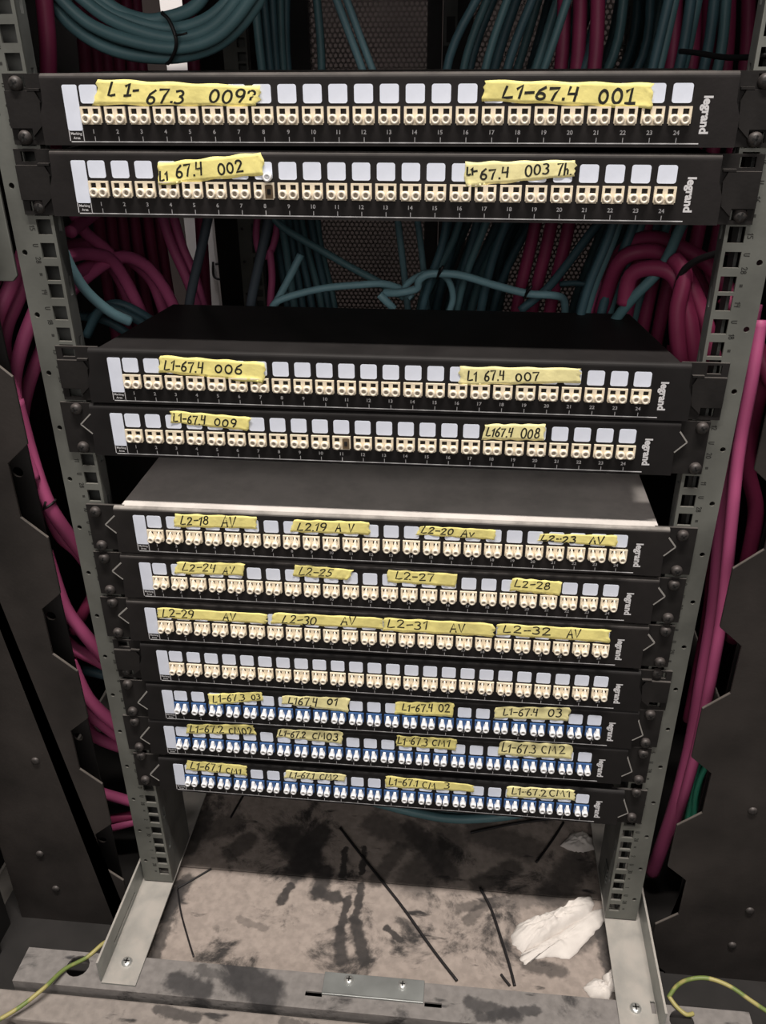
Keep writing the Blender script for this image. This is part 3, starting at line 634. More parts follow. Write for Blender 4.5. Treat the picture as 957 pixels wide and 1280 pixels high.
TAPES = {
 0: [([(120.4, 98.8), (326, 107.8), (321, 133), (115, 131.4)], ('L1-67.3 009?', [('L I-', .08, .27, .12, .62), ('67.3', .32, .56, .32, .9), ('009?', .70, .99, .18, .82)], 1.25)),
     ([(607.4, 100.3), (818, 104.3), (813, 136.4), (601.4, 126.4)], ('L1-67.4 001', [('L1-67.4', .12, .58, .24, .78), ('00I', .69, .92, .22, .84)], 1.25))],
 1: [([(194.6, 204.6), (326, 190.6), (329.5, 219), (198, 232)], ('L1 67.4 002', [('L1', .01, .1, .35, .8), ('67.4', .17, .44, .18, .72), ('002', .57, .82, .28, .78)], 1.0)),
     ([(579.8, 203.1), (721, 200.6), (717.7, 220.7), (581.3, 234.7)], ('L1-67.4 003', [('L1-', .02, .12, .22, .52), ('67.4', .14, .42, .3, .74), ('003', .55, .78, .18, .75), ('7h.', .84, .98, .15, .9)], 1.0))],
 4: [([(198, 445.6), (331, 454.6), (329.5, 479.7), (197, 466.6)], ('L1-67.4 006', [('L1-67.4', .05, .43, .28, .82), ('006', .53, .80, .25, .72)], .95)),
     ([(573.8, 459.6), (725.2, 461.6), (725.2, 479.7), (573.8, 483.2)], ('L1 67.4 007', [('L1', .07, .16, .22, .75), ('67.4', .21, .39, .2, .75), ('007', .47, .68, .28, .8)], .95))],
 5: [([(211.6, 514.8), (312, 523.3), (308.4, 539.9), (213, 529.8)], ('L1-67.4 009', [('L1-67.4', .03, .46, .2, .88), ('009', .56, .86, .25, .85)], .9)),
     ([(606.4, 531.8), (682.6, 531.8), (678.6, 552.4), (602.4, 550.9)], ('L1 67.4 008', [('L167.4', .05, .5, .25, .8), ('008', .62, .95, .28, .9)], .9))],
 7: [([(218, 644), (319.5, 647.6), (319.5, 662.7), (215.6, 660.2)], ('L2-18 AV', [('L2-18', .08, .43, .15, .8), ('AV', .58, .77, .1, .95)])),
     ([(366, 651.7), (462, 654.2), (461, 670.2), (362, 666.7)], ('L2.19 AV', [('L2.19', .08, .46, .25, .85), ('A V', .57, .82, .2, .85)])),
     ([(524.6, 659.2), (620, 664.2), (618, 676.7), (519.6, 670.2)], ('L2-20 Av', [('L2-20', .05, .48, .1, .8), ('Av', .57, .75, .1, .85)], .85)),
     ([(675, 669.2), (772, 671.2), (770, 685.3), (671.6, 677.7)], ('L2-23 AV', [('L2-23', .04, .5, .2, .95), ('AV', .66, .86, .25, .9)], .85))],
 8: [([(220.7, 704.3), (305, 706.3), (303.4, 721.4), (216.6, 718.9)], ('L2-24 AV', [('L2-24', .1, .6, .12, .75), ('AV', .7, .88, .3, .9)], .8)),
     ([(368.6, 707.8), (441.3, 714.3), (433.8, 726.9), (365, 721.9)], ('L2-25', [('L2-25', .1, .7, .18, .85)], .8)),
     ([(484.5, 714.3), (570.8, 719.4), (569.8, 735.4), (483, 729.4)], ('L2-27', [('L2-27', .12, .7, .15, .72)], .8)),
     ([(640, 724.4), (702.7, 729.4), (699, 746.4), (636.5, 740.4)], ('L2-28', [('L2-28', .08, .82, .12, .65)], .8))],
 9: [([(196.6, 761.5), (333.5, 769.5), (332.5, 781.5), (196.6, 774.5)], ('L2-29 AV', [('L2-29', .04, .34, .1, .85), ('AV', .6, .73, .15, .85)], .92)),
     ([(342, 768), (477.5, 774.5), (477.5, 788), (337, 781.5)], ('L2-30 AV', [('L2-30', .1, .42, .15, .9), ('AV', .63, .77, .1, .8)], .92)),
     ([(479, 774.5), (617.4, 781.5), (616.4, 798), (478, 790.6)], ('L2-31 AV', [('L2-31', .04, .42, .1, .7), ('AV', .61, .76, .15, .8)], .92)),
     ([(621.4, 781.5), (763, 789.6), (760.4, 805.6), (620, 795.6)], ('L2-32 AV', [('L2-32', .06, .5, .1, .72), ('AV', .63, .76, .15, .8)], .92))],
 11: [([(259, 870), (326, 867), (327.6, 877.7), (260.4, 884)], ('L1-67.3 03', [('L1-67.3', .08, .7, .12, .78), ('03', .8, .98, .2, .8)], .92)),
      ([(352, 871.8), (436.3, 874.8), (433.8, 892.4), (351, 881.8)], ('L167.4 01', [('L167.4', .1, .55, .15, .85), ('01', .68, .85, .1, .6)], .92)),
      ([(494.6, 879.8), (567.3, 880.8), (566.3, 898.4), (493, 894.9)], ('L1-67.4 02', [('L1-67.4', .12, .66, .12, .68), ('02', .74, .95, .1, .65)], .92)),
      ([(618.4, 885.9), (712.7, 886.9), (710.2, 903.4), (617.4, 899.9)], ('L1-67.4 03', [('L1-67.4', .12, .6, .12, .7), ('03', .72, .92, .1, .72)], .92))],
 12: [([(232.9, 907.8), (315.6, 908.3), (319.4, 920.4), (231.6, 919.1)], ('L1-67.2 CM02', [('L1-67.2', .05, .56, .1, .85), ('CM02', .62, .98, .25, .98)], .92)),
      ([(347, 913.5), (428.8, 917), (426.3, 932), (345, 923.5)], ('L1-67.2 CM03', [('L1-67.2', .03, .45, .15, .8), ('CM03', .54, .95, .15, .75)], .92)),
      ([(496, 922), (570.8, 926), (568.8, 940), (494.6, 935)], ('L1-67.3 CM1', [('L1-67.3', .02, .54, .1, .78), ('CM1', .6, .92, .1, .68)], .92)),
      ([(625, 928.6), (715.3, 933.6), (715.3, 951.2), (622.5, 946.2)], ('L1-67.3 CM2', [('L1-67.3', .04, .52, .15, .75), ('CM2', .58, .93, .1, .68)], .92))],
 13: [([(232.8, 953), (307.6, 959.2), (307.6, 971.8), (230.3, 964.3)], ('L1-67.1 CM1', [('L1-67.1', .08, .6, .08, .85), ('CM1', .66, .93, .35, .9)], .92)),
      ([(357, 965.2), (431.3, 970.2), (430.3, 978.7), (354.6, 975.2)], ('L1-67.1 CM2', [('L1-67.1', .08, .5, .15, .9), ('CM2', .58, .9, .15, .95)], .85)),
      ([(482, 972.2), (592.4, 983.7), (591.4, 992.2), (481, 986.2)], ('L1-67.1 CM 3', [('L1-67.1', .04, .38, .1, .75), ('CM 3', .42, .74, .1, .85)], .92)),
      ([(633.5, 985.2), (717.7, 989.7), (718.8, 1002.7), (632.5, 998.7)], ('L1-67.2CM1', [('L1-67.2', .08, .6, .15, .75), ('CM1', .63, .96, .1, .72)], .92))]}
sd = 100
for (k, dx, dz, ro, ek, pm, pk, scw, hs, label, opn) in PANELS:
    root = bpy.data.objects.new('patch_bay', None); COL.objects.link(root); root.empty_display_size = .02
    root.location = W(dx, 0, -U*k+dz); root.rotation_euler = (0, -ro, 0); tag(root, label, 'patch panel', 'fibre patch panels in the rack')
    Mw = Matrix.Translation(root.location) @ Matrix.Rotation(-ro, 4, 'Y')
    link('faceplate', FACE[ek][pm], root)
    for s in (-1, 1):
        link('mounting_ear', EARS[(ek, s)], root)
        if ek in 'BC': link('worn_edge_highlight', WEAR_HLS[(ek, s)], root)['label'] = 'pale chevron edge strip of the faceplate, wear and highlight in its colour'
    link('housing', housing_mesh(*hs, HOUSE_G if k == 7 else PANEL_C if k != 0 else PANEL), root)
    link('marking_strip', STRIP_ME, root, mm(0, 0, 0)); link('printed_scale', SCALE_ME, root); link('maker_logo', LOGO_ME, root)
    pme, qme = {'round': (PORT_BE, PLUG_R), 'beige': (PORT_BE, PLUG_B), 'white': (PORT_BL, PLUG_W)}[pk]
    for i in range(24):
        c = XT1+PITCH*i
        link('label_field', LABEL_ME, root, mm(c, 0, 0))
        po = link('port', pme, root, mm(c, 0, -3.6))
        for h, px in ((0, -3.3), (1, 3.3)):
            if opn == (i, h): link('open_bore', OPEN_ME, po, mm(px, 0, 0))['label'] = 'brownish open port bore without its plug'
            else: link('dust_plug', qme, po, mm(px, 0, 0), (0, random.uniform(-.12, .12), 0))
    for s in (-1, 1):
        if scw:
            for z in (15.875, -15.875): link('rack_screw', SCREW_ME, root, mm(s*232.55-dx, 0, z-dz*.9), (0, random.uniform(0, 1.5), 0))
        elif k != 4:
            link('rack_screw', SCREW_ME, root, mm(s*232.55-dx, 2.6, (-15.875 if k == 1 else 15.875 if s > 0 else -15.875)-dz), (0, random.uniform(0, 1.5), 0))
    for q in TAPES.get(k, []):
        sd += 1; tape_on(root, Mw, q[0], q[1], TAPE if k in (0, 7, 8, 9) or sd % 2 else TAPE_D, sd)
# loose dust plug hanging above the open port of the second panel
p = at(333, 222, FY-6)
thing('loose_dust_plug', MB().lathe([(2.0, FY-1), (2.8, FY-1.5), (2.8, FY-5.5), (1.5, FY-5.8), (1.3, FY-4)], p.x, p.z, 16), [WHITE_P], 'loose white ring plug stuck above port 8 of the second panel', 'plug')

# ------------------------------------------------------------------ cables
def cable(name, pts, r, m, label, group=None, ties=(), n=10, sub=6, cat='cable'):
    """pts: (u, v, Y) sight points or 3-D points given as ('p', x, y, z)"""
    for _ in range(60):
        P = [Vector(q[1:]) if q[0] == 'p' else at(*q) for q in pts]
        if max(abs(p.x) for p in P) < 434: break
        pts = [q if q[0] == 'p' else (q[0], q[1], q[2]-6) for q in pts]
    if pts[0][0] != 'p' and pts[0][1] < -15 and P[0].z < 150:       # hangs from the cabinet roof
        d = P[0]-P[1]; top = P[0]+d*((166-P[0].z)/max(d.z, 5)); top.x = max(-438, min(438, top.x)); P.insert(0, top)
    mb = MB().tube(P, r, n, 0, sub)
    o = thing(name, mb, m, label, cat, group, base=tuple(P[0]))
    o['org'] = tuple(P[0])
    for (u, v, Y, rad, tilt) in ties:
        c = at(u, v, Y); tm = MB(); ring = [(c.x+rad*math.cos(a)*math.cos(tilt), c.y+rad*math.sin(a), c.z+rad*math.cos(a)*math.sin(tilt)) for a in [2*math.pi*i/16 for i in range(17)]]
        tm.tube(ring, 1.1, 6, 0, 1); tm.tube([ring[12], (ring[12][0]+4, ring[12][1]-3, ring[12][2]+8)], 1.2, 6)
        part('cable_tie', tm, BLACKC, o, label='black cable tie')
    return o
# teal coil hanging at the upper left
coil = MB(); first = None
arcs = [[(45, -30), (85, 28), (140, 62), (208, 72), (268, 58), (312, 18), (330, -30)], [(58, -34), (96, 18), (145, 45), (215, 60), (270, 46), (310, 2), (322, -34)],
        [(80, -34), (112, 6), (155, 32), (215, 48), (262, 36), (296, 0), (310, -34)], [(95, -30), (130, 10), (165, 26), (215, 36), (258, 24), (290, -5), (300, -34)],
        [(108, -30), (140, 8), (178, 24), (205, 23), (238, 12), (256, -8), (262, -34)], [(60, -30), (100, 24), (150, 55), (214, 68), (264, 52), (306, 10), (318, -34)]]
pts = []
for k, a in enumerate(arcs):
    yy = 75+[0, -9, -7, -2, 0, 10][k]
    b = [at(u, v, yy) for u, v in a]
    l, r_ = b[0], b[-1]; mid = (l+r_)/2; hgt = 150+6*k; wd2 = (r_.x-l.x)/2
    top = [Vector((mid.x+wd2*math.cos(t)*1.02, yy+14, l.z+hgt*math.sin(t))) for t in (.35, .9, 1.5708, 2.25, 2.8)]
    pts += b+top
e = tag(bpy.data.objects.new('cable_coil', None), 'coil of dark teal cable tied with a black tie at the upper left', 'cable'); COL.objects.link(e); e.location = W(*pts[0]); e['base'] = tuple(pts[0])
part('coiled_sheath', MB().tube(pts, 4.3, 10, 0, 5), TEAL, e)
tm = MB(); tp = [at(u, v, y) for u, v, y in ((203, 17, 63), (211, 25, 60), (219, 44, 58), (220, 58, 60), (215, 72, 66), (208, 79, 74), (204, 60, 92), (203, 20, 85), (203, 17, 63))]
tm.tube(tp, 1.3, 6, 0, 4); tm.tube([at(219, 44, 58), at(228, 43, 50), at(234, 41, 50)], .7, 6, 0, 2)
part('cable_tie', tm, BLACKC, e, label='black cable tie round the coil')

tl = [((315, -40), (328, 92), (352, 275), (368, 385)), ((326, -40), (338, 92), (360, 275), (378, 385)), ((338, -40), (346, 92), (368, 275), (390, 385)), ((349, -40), (354, 92), (376, 275), (402, 385)),
      ((358, -40), (360, 92), (388, 275), (410, 385)), ((322, -40), (350, 92), (345, 275), (360, 385)), ((392, -40), (402, 92), (396, 275), (418, 385))]
rq = random.Random(5)
for i, q in enumerate(tl):
    y = 250+12*i+rq.uniform(-10, 10)
    cable('network_cable', [(u, v, y) for u, v in q]+[('p', *(at(*q[-1], y)+Vector((10, -20, -90))))], 3.9, TEAL_D if i % 3 else TEAL, 'dark teal cable in the vertical bunch left of the mesh door', 'teal cables left of the rear mesh')
cable('network_cable', [(413, -20, 300), (456, 96, 300), (480, 170, 310), (500, 300, 330), ('p', 10, 330, -330)], 3.6, TEAL_L, 'left of the two teal cables slanting in front of the mesh at the top')
cable('network_cable', [(426, -20, 300), (469, 96, 300), (500, 170, 310), (525, 300, 340), ('p', 30, 340, -330)], 3.4, TEAL_L, 'right of the two teal cables slanting in front of the mesh at the top')
# leaning teal bunch at the right
for i in range(36):
    f = i/29 if i < 30 else .76+.045*(i-30); y = 190+10.5*((i*11) % 30) if i < 30 else 120+8*(i-30); j = rq.uniform(-5, 5)
    u0 = 600+300*f+j; lean = 34*(1-f)**.6+rq.uniform(-4, 10)
    u92 = u0-lean; u275 = 556+(u0-600)*.50+rq.uniform(-8, 8); u385 = u275-38+rq.uniform(-12, 10)
    if f > .7: u275 = u0-65; u385 = u0-105
    m = [TEAL_D, TEAL, TEAL_D, TEAL][i % 4]
    cable('network_cable', [(u0+10, -30, y), (u92, 95, y), (u275, 275, y), (u385, 385, y), ('p', *(at(u385, 385, y)+Vector((-8, 0, -110))))], rq.uniform(3.5, 4.4)*(1+(y-200)/1200), m,
          'teal cable in the leaning bunch behind the panels on the right', 'teal cables leaning on the right')
# gap between second and third panel: horizontal teal cables
cable('network_cable', [(340, 384, 165), (352, 374, 165), (400, 361, 170), (450, 356, 175), (480, 355, 180), (502, 362, 185), (515, 372, 180)], 3.3, TEAL_L, 'light teal cable arching left above the black housing')
cable('network_cable', [(480, 366, 175), (498, 366, 170), (520, 361, 168), (524, 350, 165), (535, 343, 165), (556, 342, 165), (580, 345, 165), (620, 357, 168), (660, 367, 170), (690, 369, 172), (704, 374, 180), (706, 392, 190)], 3.5, TEAL_L,
      'light teal cable looping right above the black housing with two black ties', ties=((548, 342, 165, 4.4, 1.3), (657, 366, 170, 4.6, 1.3)))
cable('network_cable', [(505, 360, 180), (512, 352, 178), (528, 343, 176), (545, 341, 176), (560, 350, 185), (566, 372, 190), (560, 392, 190)], 3.0, TEAL_L, 'thin teal cable knotted under the looping cable in the middle')
cable('network_cable', [(340, 270, 200), (356, 286, 200), (400, 312, 195), (440, 335, 190), (474, 353, 185), (505, 372, 182)], 3.4, TEAL, 'teal cable slanting down from upper left to the knot in the middle')
cable('network_cable', [(474, 368, 170), (482, 376, 170), (492, 386, 172)], 3.6, TEAL_L, 'short pale cable end dipping behind the housing at the middle')
cable('network_cable', [(376, 318, 210), (360, 350, 206), (343, 382, 203)], 3.6, TEAL_L, 'flat pale blue strip leaning behind the housing')
cable('network_cable', [(262, 262, 190), (254, 300, 190), (240, 360, 190), (236, 384, 190)], 4.4, SLATE, 'slate grey cable crossing in front of the white trunking')
cable('network_cable', [(338, 262, 200), (328, 310, 200), (317, 360, 200), (312, 390, 200)], 4.6, SLATE, 'slate grey cable crossing the pink cable end at the rear')
cable('network_cable', [(800, 240, 180), (752, 275, 182), (705, 335, 186), (682, 362, 190), (650, 388, 192)], 3.9, TEAL_D, 'dark teal cable crossing down left of the right pink loops')
cable('network_cable', [(868, 255, 90), (850, 285, 92), (826, 335, 98), (780, 385, 105), ('p', 160, 140, -215)], 4.2, TEAL, 'teal cable crossing in front of the right pink loops')
cable('network_cable', [(700, 355, 210), (720, 354, 205), (745, 357, 200), (765, 356, 200)], 2.6, TEAL_D, 'thin dark cable lying level beside the right pink loops')
cable('network_cable', [(80, 315, 60), (92, 340, 62), (110, 366, 66), (138, 390, 72), (163, 402, 80)], 4.2, TEAL_L, 'light teal cable hanging behind the left rail beside the black housing')
for i, (a, b, c2) in enumerate((((108, 420), (130, 385), (172, 400)), ((112, 400), (140, 380), (176, 392)), ((100, 395), (130, 400), (165, 420)))):
    cable('network_cable', [(*a, 106+14*i), (*b, 108+14*i), (*c2, 114+14*i), ('p', *(at(*c2, 114+14*i)+Vector((40, 20, -40))))], 4, TEAL_D, 'dark teal cable in the tangle low behind the left rail', 'dark tangle behind the left rail')
cable('network_cable', [(430, 992, 104), (480, 1006, 102), (520, 1016, 98), (560, 1023, 94), (600, 1023, 94), (645, 1018, 98), (690, 1008, 104)], 5, TEAL, 'teal cable peeping out under the bottom panel, front one', None)
cable('network_cable', [(430, 984, 116), (480, 998, 114), (530, 1009, 110), (580, 1015, 106), (640, 1010, 108), (690, 998, 112)], 5, TEAL, 'teal cable just under the bottom panel, rear one', None)

# pink cables ------------------------------------------------------------
PK = 'pink cables bunched inside the left'
def pinks(rows, label, group, m=PINK, r=5.4):
    for q in rows: cable('fibre_trunk_cable', q, r, m, label, group)
# inside the gap on the left: arches
pinks([[(60, 400, 60), (92, 360, 95), (130, 330, 130), (155, 321, 150), (182, 332, 165), (205, 360, 175), (225, 400, 185)],
       [(70, 350, 76), (102, 338, 106), (128, 323, 156), (142, 319, 176), (165, 327, 191), (190, 352, 206), (205, 392, 211)],
       [(60, 330, 54), (96, 318, 94), (118, 318, 114), (140, 326, 134), (162, 360, 149), (180, 400, 154)],
       [(60, 315, 112), (100, 305, 162), (122, 312, 172), (150, 350, 192), (168, 395, 197)]], 'thick pink cable arching behind the left rail above the black housing', 'pink arches behind the left rail')
pinks([[(90, 262, 120), (106, 290, 130), (128, 308, 140), (150, 330, 150)], [(88, 290, 100), (100, 280, 120), (116, 268, 140), (130, 255, 150)]],
      'short visible pink run just under the second panel at the left', 'pink runs under the second panel', r=5.2)
pinks([[(198, 255, 230), (212, 300, 230), (236, 355, 230), (250, 395, 230)], [(212, 255, 240), (228, 310, 240), (243, 345, 240), (256, 395, 240)]], 'bright pink cable slanting down left of the white trunking', 'pink pair beside the white trunking', r=5.0)
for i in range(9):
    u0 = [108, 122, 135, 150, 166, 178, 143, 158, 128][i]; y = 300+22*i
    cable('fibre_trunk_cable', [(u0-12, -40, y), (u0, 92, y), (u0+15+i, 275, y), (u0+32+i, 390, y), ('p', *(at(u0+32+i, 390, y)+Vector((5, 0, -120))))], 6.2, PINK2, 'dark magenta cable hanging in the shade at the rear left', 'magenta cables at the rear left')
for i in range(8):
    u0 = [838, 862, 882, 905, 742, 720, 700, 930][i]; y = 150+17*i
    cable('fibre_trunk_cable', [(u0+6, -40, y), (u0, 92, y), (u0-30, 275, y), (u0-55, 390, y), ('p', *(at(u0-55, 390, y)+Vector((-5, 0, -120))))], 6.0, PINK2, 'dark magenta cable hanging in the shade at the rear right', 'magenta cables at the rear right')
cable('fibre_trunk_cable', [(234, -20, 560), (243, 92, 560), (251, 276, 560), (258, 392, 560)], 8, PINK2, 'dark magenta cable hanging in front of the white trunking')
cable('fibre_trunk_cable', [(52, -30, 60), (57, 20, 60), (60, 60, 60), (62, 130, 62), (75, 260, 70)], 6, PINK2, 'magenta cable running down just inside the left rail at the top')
cable('fibre_trunk_cable', [(345, 262, 300), (346, 285, 300), (341, 308, 298), (333, 320, 298), (324, 315, 300), (320, 295, 300), (322, 268, 302)], 3.6, PINK, 'pink cable bent into a small loop beside the rear rail')
cable('fibre_trunk_cable', [(337, 312, 296), (340, 345, 294), (338, 376, 292), (338, 392, 292)], 3.8, PINK, 'bright pink cable dropping straight down beside the rear rail')
# right-hand loops in the gap
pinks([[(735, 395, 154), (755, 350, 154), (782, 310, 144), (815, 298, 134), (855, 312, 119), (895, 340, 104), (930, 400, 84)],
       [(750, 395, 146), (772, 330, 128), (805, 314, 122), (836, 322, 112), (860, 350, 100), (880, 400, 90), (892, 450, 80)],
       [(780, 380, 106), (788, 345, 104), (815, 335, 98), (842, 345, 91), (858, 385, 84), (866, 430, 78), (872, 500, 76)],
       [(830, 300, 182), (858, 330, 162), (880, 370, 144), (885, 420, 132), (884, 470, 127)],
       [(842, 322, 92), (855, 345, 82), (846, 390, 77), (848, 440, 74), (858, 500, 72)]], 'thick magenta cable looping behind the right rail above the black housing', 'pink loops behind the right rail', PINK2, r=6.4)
cable('fibre_trunk_cable', [(735, 392, 150), (742, 372, 150), (752, 352, 152), (750, 330, 155)], 3.6, PINK, 'short bright pink end at the foot of the right loops')
cable('power_cord', [(925, 312, 45), (900, 316, 60), (870, 326, 72), (850, 345, 80), (842, 385, 84), (838, 430, 88)], 2.6, BLACKC, 'thin black cord curling over the right pink loops', cat='cord')
cable('power_cord', [(957, 70, 20), (910, 72, 60), (870, 66, 90), (850, 64, 110)], 1.8, BLACKC, 'thin black cord lying level at the top right', cat='cord')
# outside the left rail
pinks([[(44, 270, 54), (30, 315, 46), (12, 360, 38), (-5, 400, 30), (-14, 450, 26)],
       [(40, 330, 74), (22, 375, 62), (8, 410, 54), (6, 445, 50), (20, 520, 44), (40, 590, 38)],
       [(48, 380, 50), (28, 430, 42), (18, 480, 36), (26, 540, 27), (42, 600, 22)],
       [(55, 430, 96), (36, 480, 84), (28, 530, 72), (40, 590, 58), (58, 640, 56)],
       [(10, 320, 98), (-4, 345, 90), (-20, 380, 82)]],
       'pink trunk cable sweeping out round the outer edge of the left rail', 'pink cables sweeping round the left rail', r=5.8)
cable('fibre_trunk_cable', [(20, 500, 30), (36, 560, 28), (52, 610, 28), (66, 640, 30), (88, 672, 40), (110, 700, 50)], 6.2, PINK, 'pink trunk cable with a black tie between the left post and rail', ties=((60, 631, 28, 7.5, .5),))
cable('fibre_trunk_cable', [(40, 585, 42), (58, 630, 42), (75, 668, 46), (98, 690, 56), (120, 720, 62)], 6.2, PINK, 'pink trunk cable next to the tied one, closer to the left rail')
cable('fibre_trunk_cable', [(58, 690, 38), (72, 735, 35), (84, 764, 35), (105, 792, 40), (130, 822, 50)], 6.2, PINK, 'pink trunk cable crossing behind the second post cutout on the left')
cable('fibre_trunk_cable', [(80, 800, 46), (95, 812, 46), (115, 822, 50), (140, 835, 56)], 6.2, PINK, 'pink trunk cable lying almost level beside the third post tab on the left')
cable('fibre_trunk_cable', [(125, 730, 70), (108, 758, 62), (92, 790, 58)], 5.5, PINK2, 'magenta cable slanting the other way behind the second cutout')
cable('network_cable', [(85, 842, 58), (105, 838, 58), (140, 846, 62)], 5, TEAL_D, 'dark teal cable end under the level pink cable at the left')
for i, q in enumerate(([(88, 825, 42), (104, 862, 36), (120, 884, 38), (150, 910, 50)], [(96, 850, 52), (112, 890, 48), (128, 905, 49), (155, 925, 58)], [(104, 900, 54), (118, 920, 54), (150, 934, 62)])):
    cable('fibre_trunk_cable', q, 6.2, PINK, ['upper pink cable of the three beside the third cutout on the left', 'middle pink cable of the three beside the third cutout on the left', 'lower pink cable of the three beside the third cutout on the left'][i])
cable('fibre_trunk_cable', [(110, 985, 54), (130, 992, 54), (165, 1002, 62)], 5.8, PINK, 'upper short pink cable near the bottom of the left rail')
cable('fibre_trunk_cable', [(115, 1030, 62), (140, 1024, 60), (170, 1018, 66)], 5.4, PINK2, 'magenta cable between two short pink ones near the bottom left')
cable('fibre_trunk_cable', [(120, 1040, 58), (145, 1032, 58), (175, 1024, 66)], 5.6, PINK, 'lower short pink cable near the bottom of the left rail')
# outside the right rail
cable('fibre_trunk_cable', [(940, 380, 60), (925, 470, 50), (912, 560, 42), (902, 660, 38), (893, 760, 36), (878, 850, 36), (864, 930, 38), (846, 1000, 42), (826, 1060, 55), (815, 1090, 80)], 7.2, PINK, 'long pink trunk cable running down outside the right rail, nearer the rail')
cable('fibre_trunk_cable', [(950, 400, 34), (938, 480, 26), (922, 570, 20), (913, 660, 17), (903, 760, 16), (888, 850, 18), (872, 930, 22), (856, 990, 32), (840, 1040, 48)], 5.0, PINK, 'long pink trunk cable running down outside the right rail, nearer the post')
cable('fibre_trunk_cable', [(895, 660, 62), (886, 760, 60), (872, 840, 60), (860, 900, 62)], 5.5, PINK2, 'magenta cable squeezed between the long pink cable and the right rail')
cable('fibre_trunk_cable', [(972, 440, 70), (946, 500, 80), (934, 580, 85), (944, 640, 88), (930, 720, 90), (915, 800, 95)], 6.8, PINK2, 'magenta cable winding behind the upper right post edge')
cable('fibre_trunk_cable', [(905, 370, 90), (930, 400, 80), (948, 440, 70), (965, 480, 60)], 6.4, PINK2, 'magenta cable passing behind the right rail below the second panel')
for i, (a, l) in enumerate((([(905, 878, 48), (892, 900, 48), (876, 940, 48), (866, 985, 46), (858, 1030, 44), (852, 1075, 46)], 'leftmost green cable in the right post cutout'),
             ([(912, 882, 54), (897, 905, 54), (880, 950, 52), (870, 1000, 50), (863, 1040, 48), (858, 1080, 50)], 'middle green cable in the right post cutout'),
             ([(890, 945, 40), (876, 970, 40), (868, 1000, 42), (866, 1040, 44), (862, 1080, 46)], 'rightmost green cable in the right post cutout'))):
    cable('patch_cable', a, 2.9, GREEN, l)

# ------------------------------------------------------------------ earth wires, debris, paper on the base
def wire(pts, r, m, label, name='earth_wire', cat='wire', n=8):
    P = [onz(u, v, z) for u, v, z in pts]; mb = MB().tube(P, r, n, 0, 8); return thing(name, mb, m, label, cat, base=tuple(P[0]))
wire([(-30, 1290, -746), (20, 1262, -742), (55, 1235, -738), (80, 1212, -742), (108, 1197, -746), (128, 1180, -742), (140, 1174, -736)], 2.0, EARTH, 'yellow green earth wire crossing the round hole at the lower left')
wire([(835, 1247, -744), (846, 1232, -735), (862, 1224, -726), (885, 1223, -722), (912, 1233, -722), (940, 1252, -726), (985, 1282, -735)], 2.0, EARTH, 'yellow green earth wire arching to the right edge')
wire([(836, 1246, -742), (845, 1258, -744), (857, 1268, -745), (866, 1267, -746)], 2.0, EARTH, 'short yellow earth wire end going into the lower right hole')
wire([(425, 1035, FZ+2), (452, 1070, FZ+2), (500, 1130, FZ+1.6), (540, 1186, FZ+1.6), (571, 1226, FZ+1.6)], 1.5, BLACKC, 'long thin black wire lying slanted across the dusty base', 'black_wire_offcut')
wire([(600, 1110, FZ+1.8), (613, 1135, FZ+1.6), (625, 1170, FZ+1.6), (636, 1205, FZ+1.6), (643, 1232, FZ+1.6)], 1.5, BLACKC, 'black wire offcut left of the crumpled paper towel', 'black_wire_offcut')
wire([(626, 1218, FZ+1.6), (632, 1226, FZ+1.6), (637, 1232, FZ+1.6)], 1.3, BLACKC, 'tiny black wire offcut against the crossbar', 'black_wire_offcut')
wire([(222, 1112, FZ+1.2), (226, 1140, FZ+1.2), (234, 1170, FZ+1.2), (242, 1196, FZ+1.2)], .9, BLACKC, 'thin black wire running to the crossbar beside the left channel', 'black_wire_offcut')
wire([(222, 1110, FZ+1.2), (240, 1100, FZ+1.2), (264, 1086, FZ+1.2)], 1.1, BLACKC, 'short black offcut beside the left channel at the shadow edge', 'black_wire_offcut')
wire([(588, 1041, FZ+1.4), (640, 1030, FZ+1.4), (700, 1022, FZ+1.4)], 1.4, BLACKC, 'black offcut lying in the shade below the bottom panel', 'black_wire_offcut')
wire([(670, 1078, FZ+1.4), (690, 1050, FZ+1.4), (704, 1028, FZ+1.4)], 1.4, BLACKC, 'black offcut in the shade near the small paper scrap', 'black_wire_offcut')
wire([(288, 1022, FZ+1.4), (296, 1008, FZ+1.4), (304, 994, FZ+1.4)], 1.4, BLACKC, 'black offcut in the shade under the left end of the bottom panel', 'black_wire_offcut')

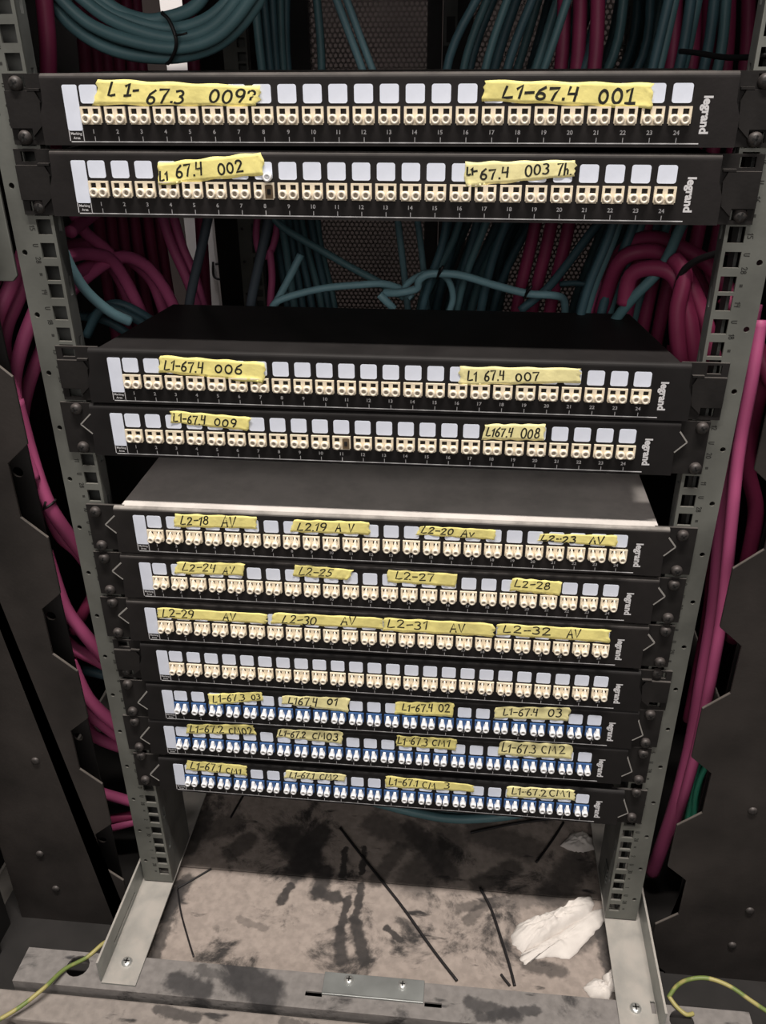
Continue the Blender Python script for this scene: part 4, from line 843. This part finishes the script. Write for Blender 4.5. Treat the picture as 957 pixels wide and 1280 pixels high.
def crumple(sheets, label, seed):
    """crumpled paper: each sheet is an outline (pixels on the base plate), a height and a lift"""
    rr = random.Random(seed); mb = MB()
    for outline, h, lift in sheets:
        P = [onz(u, v, FZ) for u, v in outline]; P = [Vector((p.x, p.y)) for p in P]
        Q = []
        n = len(P)
        for i in range(n):
            for k in range(6):
                t = k/6; a, b, c, d = P[i-1], P[i], P[(i+1) % n], P[(i+2) % n]
                Q.append(.5*((2*b)+(c-a)*t*.7+(2*a-5*b+4*c-d)*t*t*.35+(b*0)) if False else b.lerp(c, t)+Vector((rr.uniform(-.8, .8), rr.uniform(-.8, .8))))
        c = sum(Q, Vector((0, 0)))/len(Q); N = len(Q); rings = 10; v = []; f = []
        ph = [rr.uniform(0, 6) for _ in range(6)]
        def hz(p, r): 
            w = math.sin(p.x*.21+ph[0]+p.y*.08)+.8*math.sin(p.y*.33+ph[1]-p.x*.12)+.6*math.sin((p.x+p.y)*.5+ph[2])+.5*math.sin((p.x-1.4*p.y)*.63+ph[3])
            return FZ+.8+lift*(1-r**4)+h*(1-r**3)*(.62+.22*abs(w))+rr.uniform(-.12, .12)
        for r in range(1, rings+1):
            q = r/rings
            for p in Q:
                s = c.lerp(p, q); v.append((s.x, s.y, hz(s, q) if q < 1 else FZ+.5+lift*.15))
        v.append((c.x, c.y, hz(c, 0)))
        for r in range(rings-1):
            for k in range(N): f.append((r*N+k, r*N+(k+1) % N, (r+1)*N+(k+1) % N, (r+1)*N+k))
        for k in range(N): f.append((k, len(v)-1, (k+1) % N))
        m0 = len(v); v += [(x, y, FZ+.3) for x, y, z in v[(rings-1)*N:rings*N]]
        for k in range(N): f.append(((rings-1)*N+k, (rings-1)*N+(k+1) % N, m0+(k+1) % N, m0+k))
        f.append(tuple(m0+k for k in range(N)))
        mb.add(v, f, 0, True)
    return thing('paper_towel', mb, TISSUE, label, 'paper')
crumple([([(652, 1192), (690, 1172), (738, 1140), (752, 1136), (757, 1150), (738, 1172), (712, 1200), (690, 1197), (668, 1199), (656, 1207), (650, 1200)], 4, 1.5),
         ([(638, 1170), (646, 1158), (668, 1149), (700, 1139), (728, 1122), (739, 1121), (743, 1132), (733, 1150), (700, 1168), (672, 1184), (652, 1191), (640, 1181)], 13, 2)], 'large crumpled white paper towel on the dusty base at the right', 11)
crumple([([(728, 1235), (742, 1224), (758, 1226), (766, 1240), (760, 1250), (738, 1248)], 6, 1), ([(752, 1222), (762, 1214), (774, 1222), (770, 1240), (758, 1240)], 9, 1)], 'small white paper scrap beside the right channel', 12)
crumple([([(700, 1058), (712, 1043), (728, 1040), (742, 1048), (744, 1062), (728, 1066), (712, 1064)], 7, 1)], 'small paper scrap in the shade behind the right rail', 13)
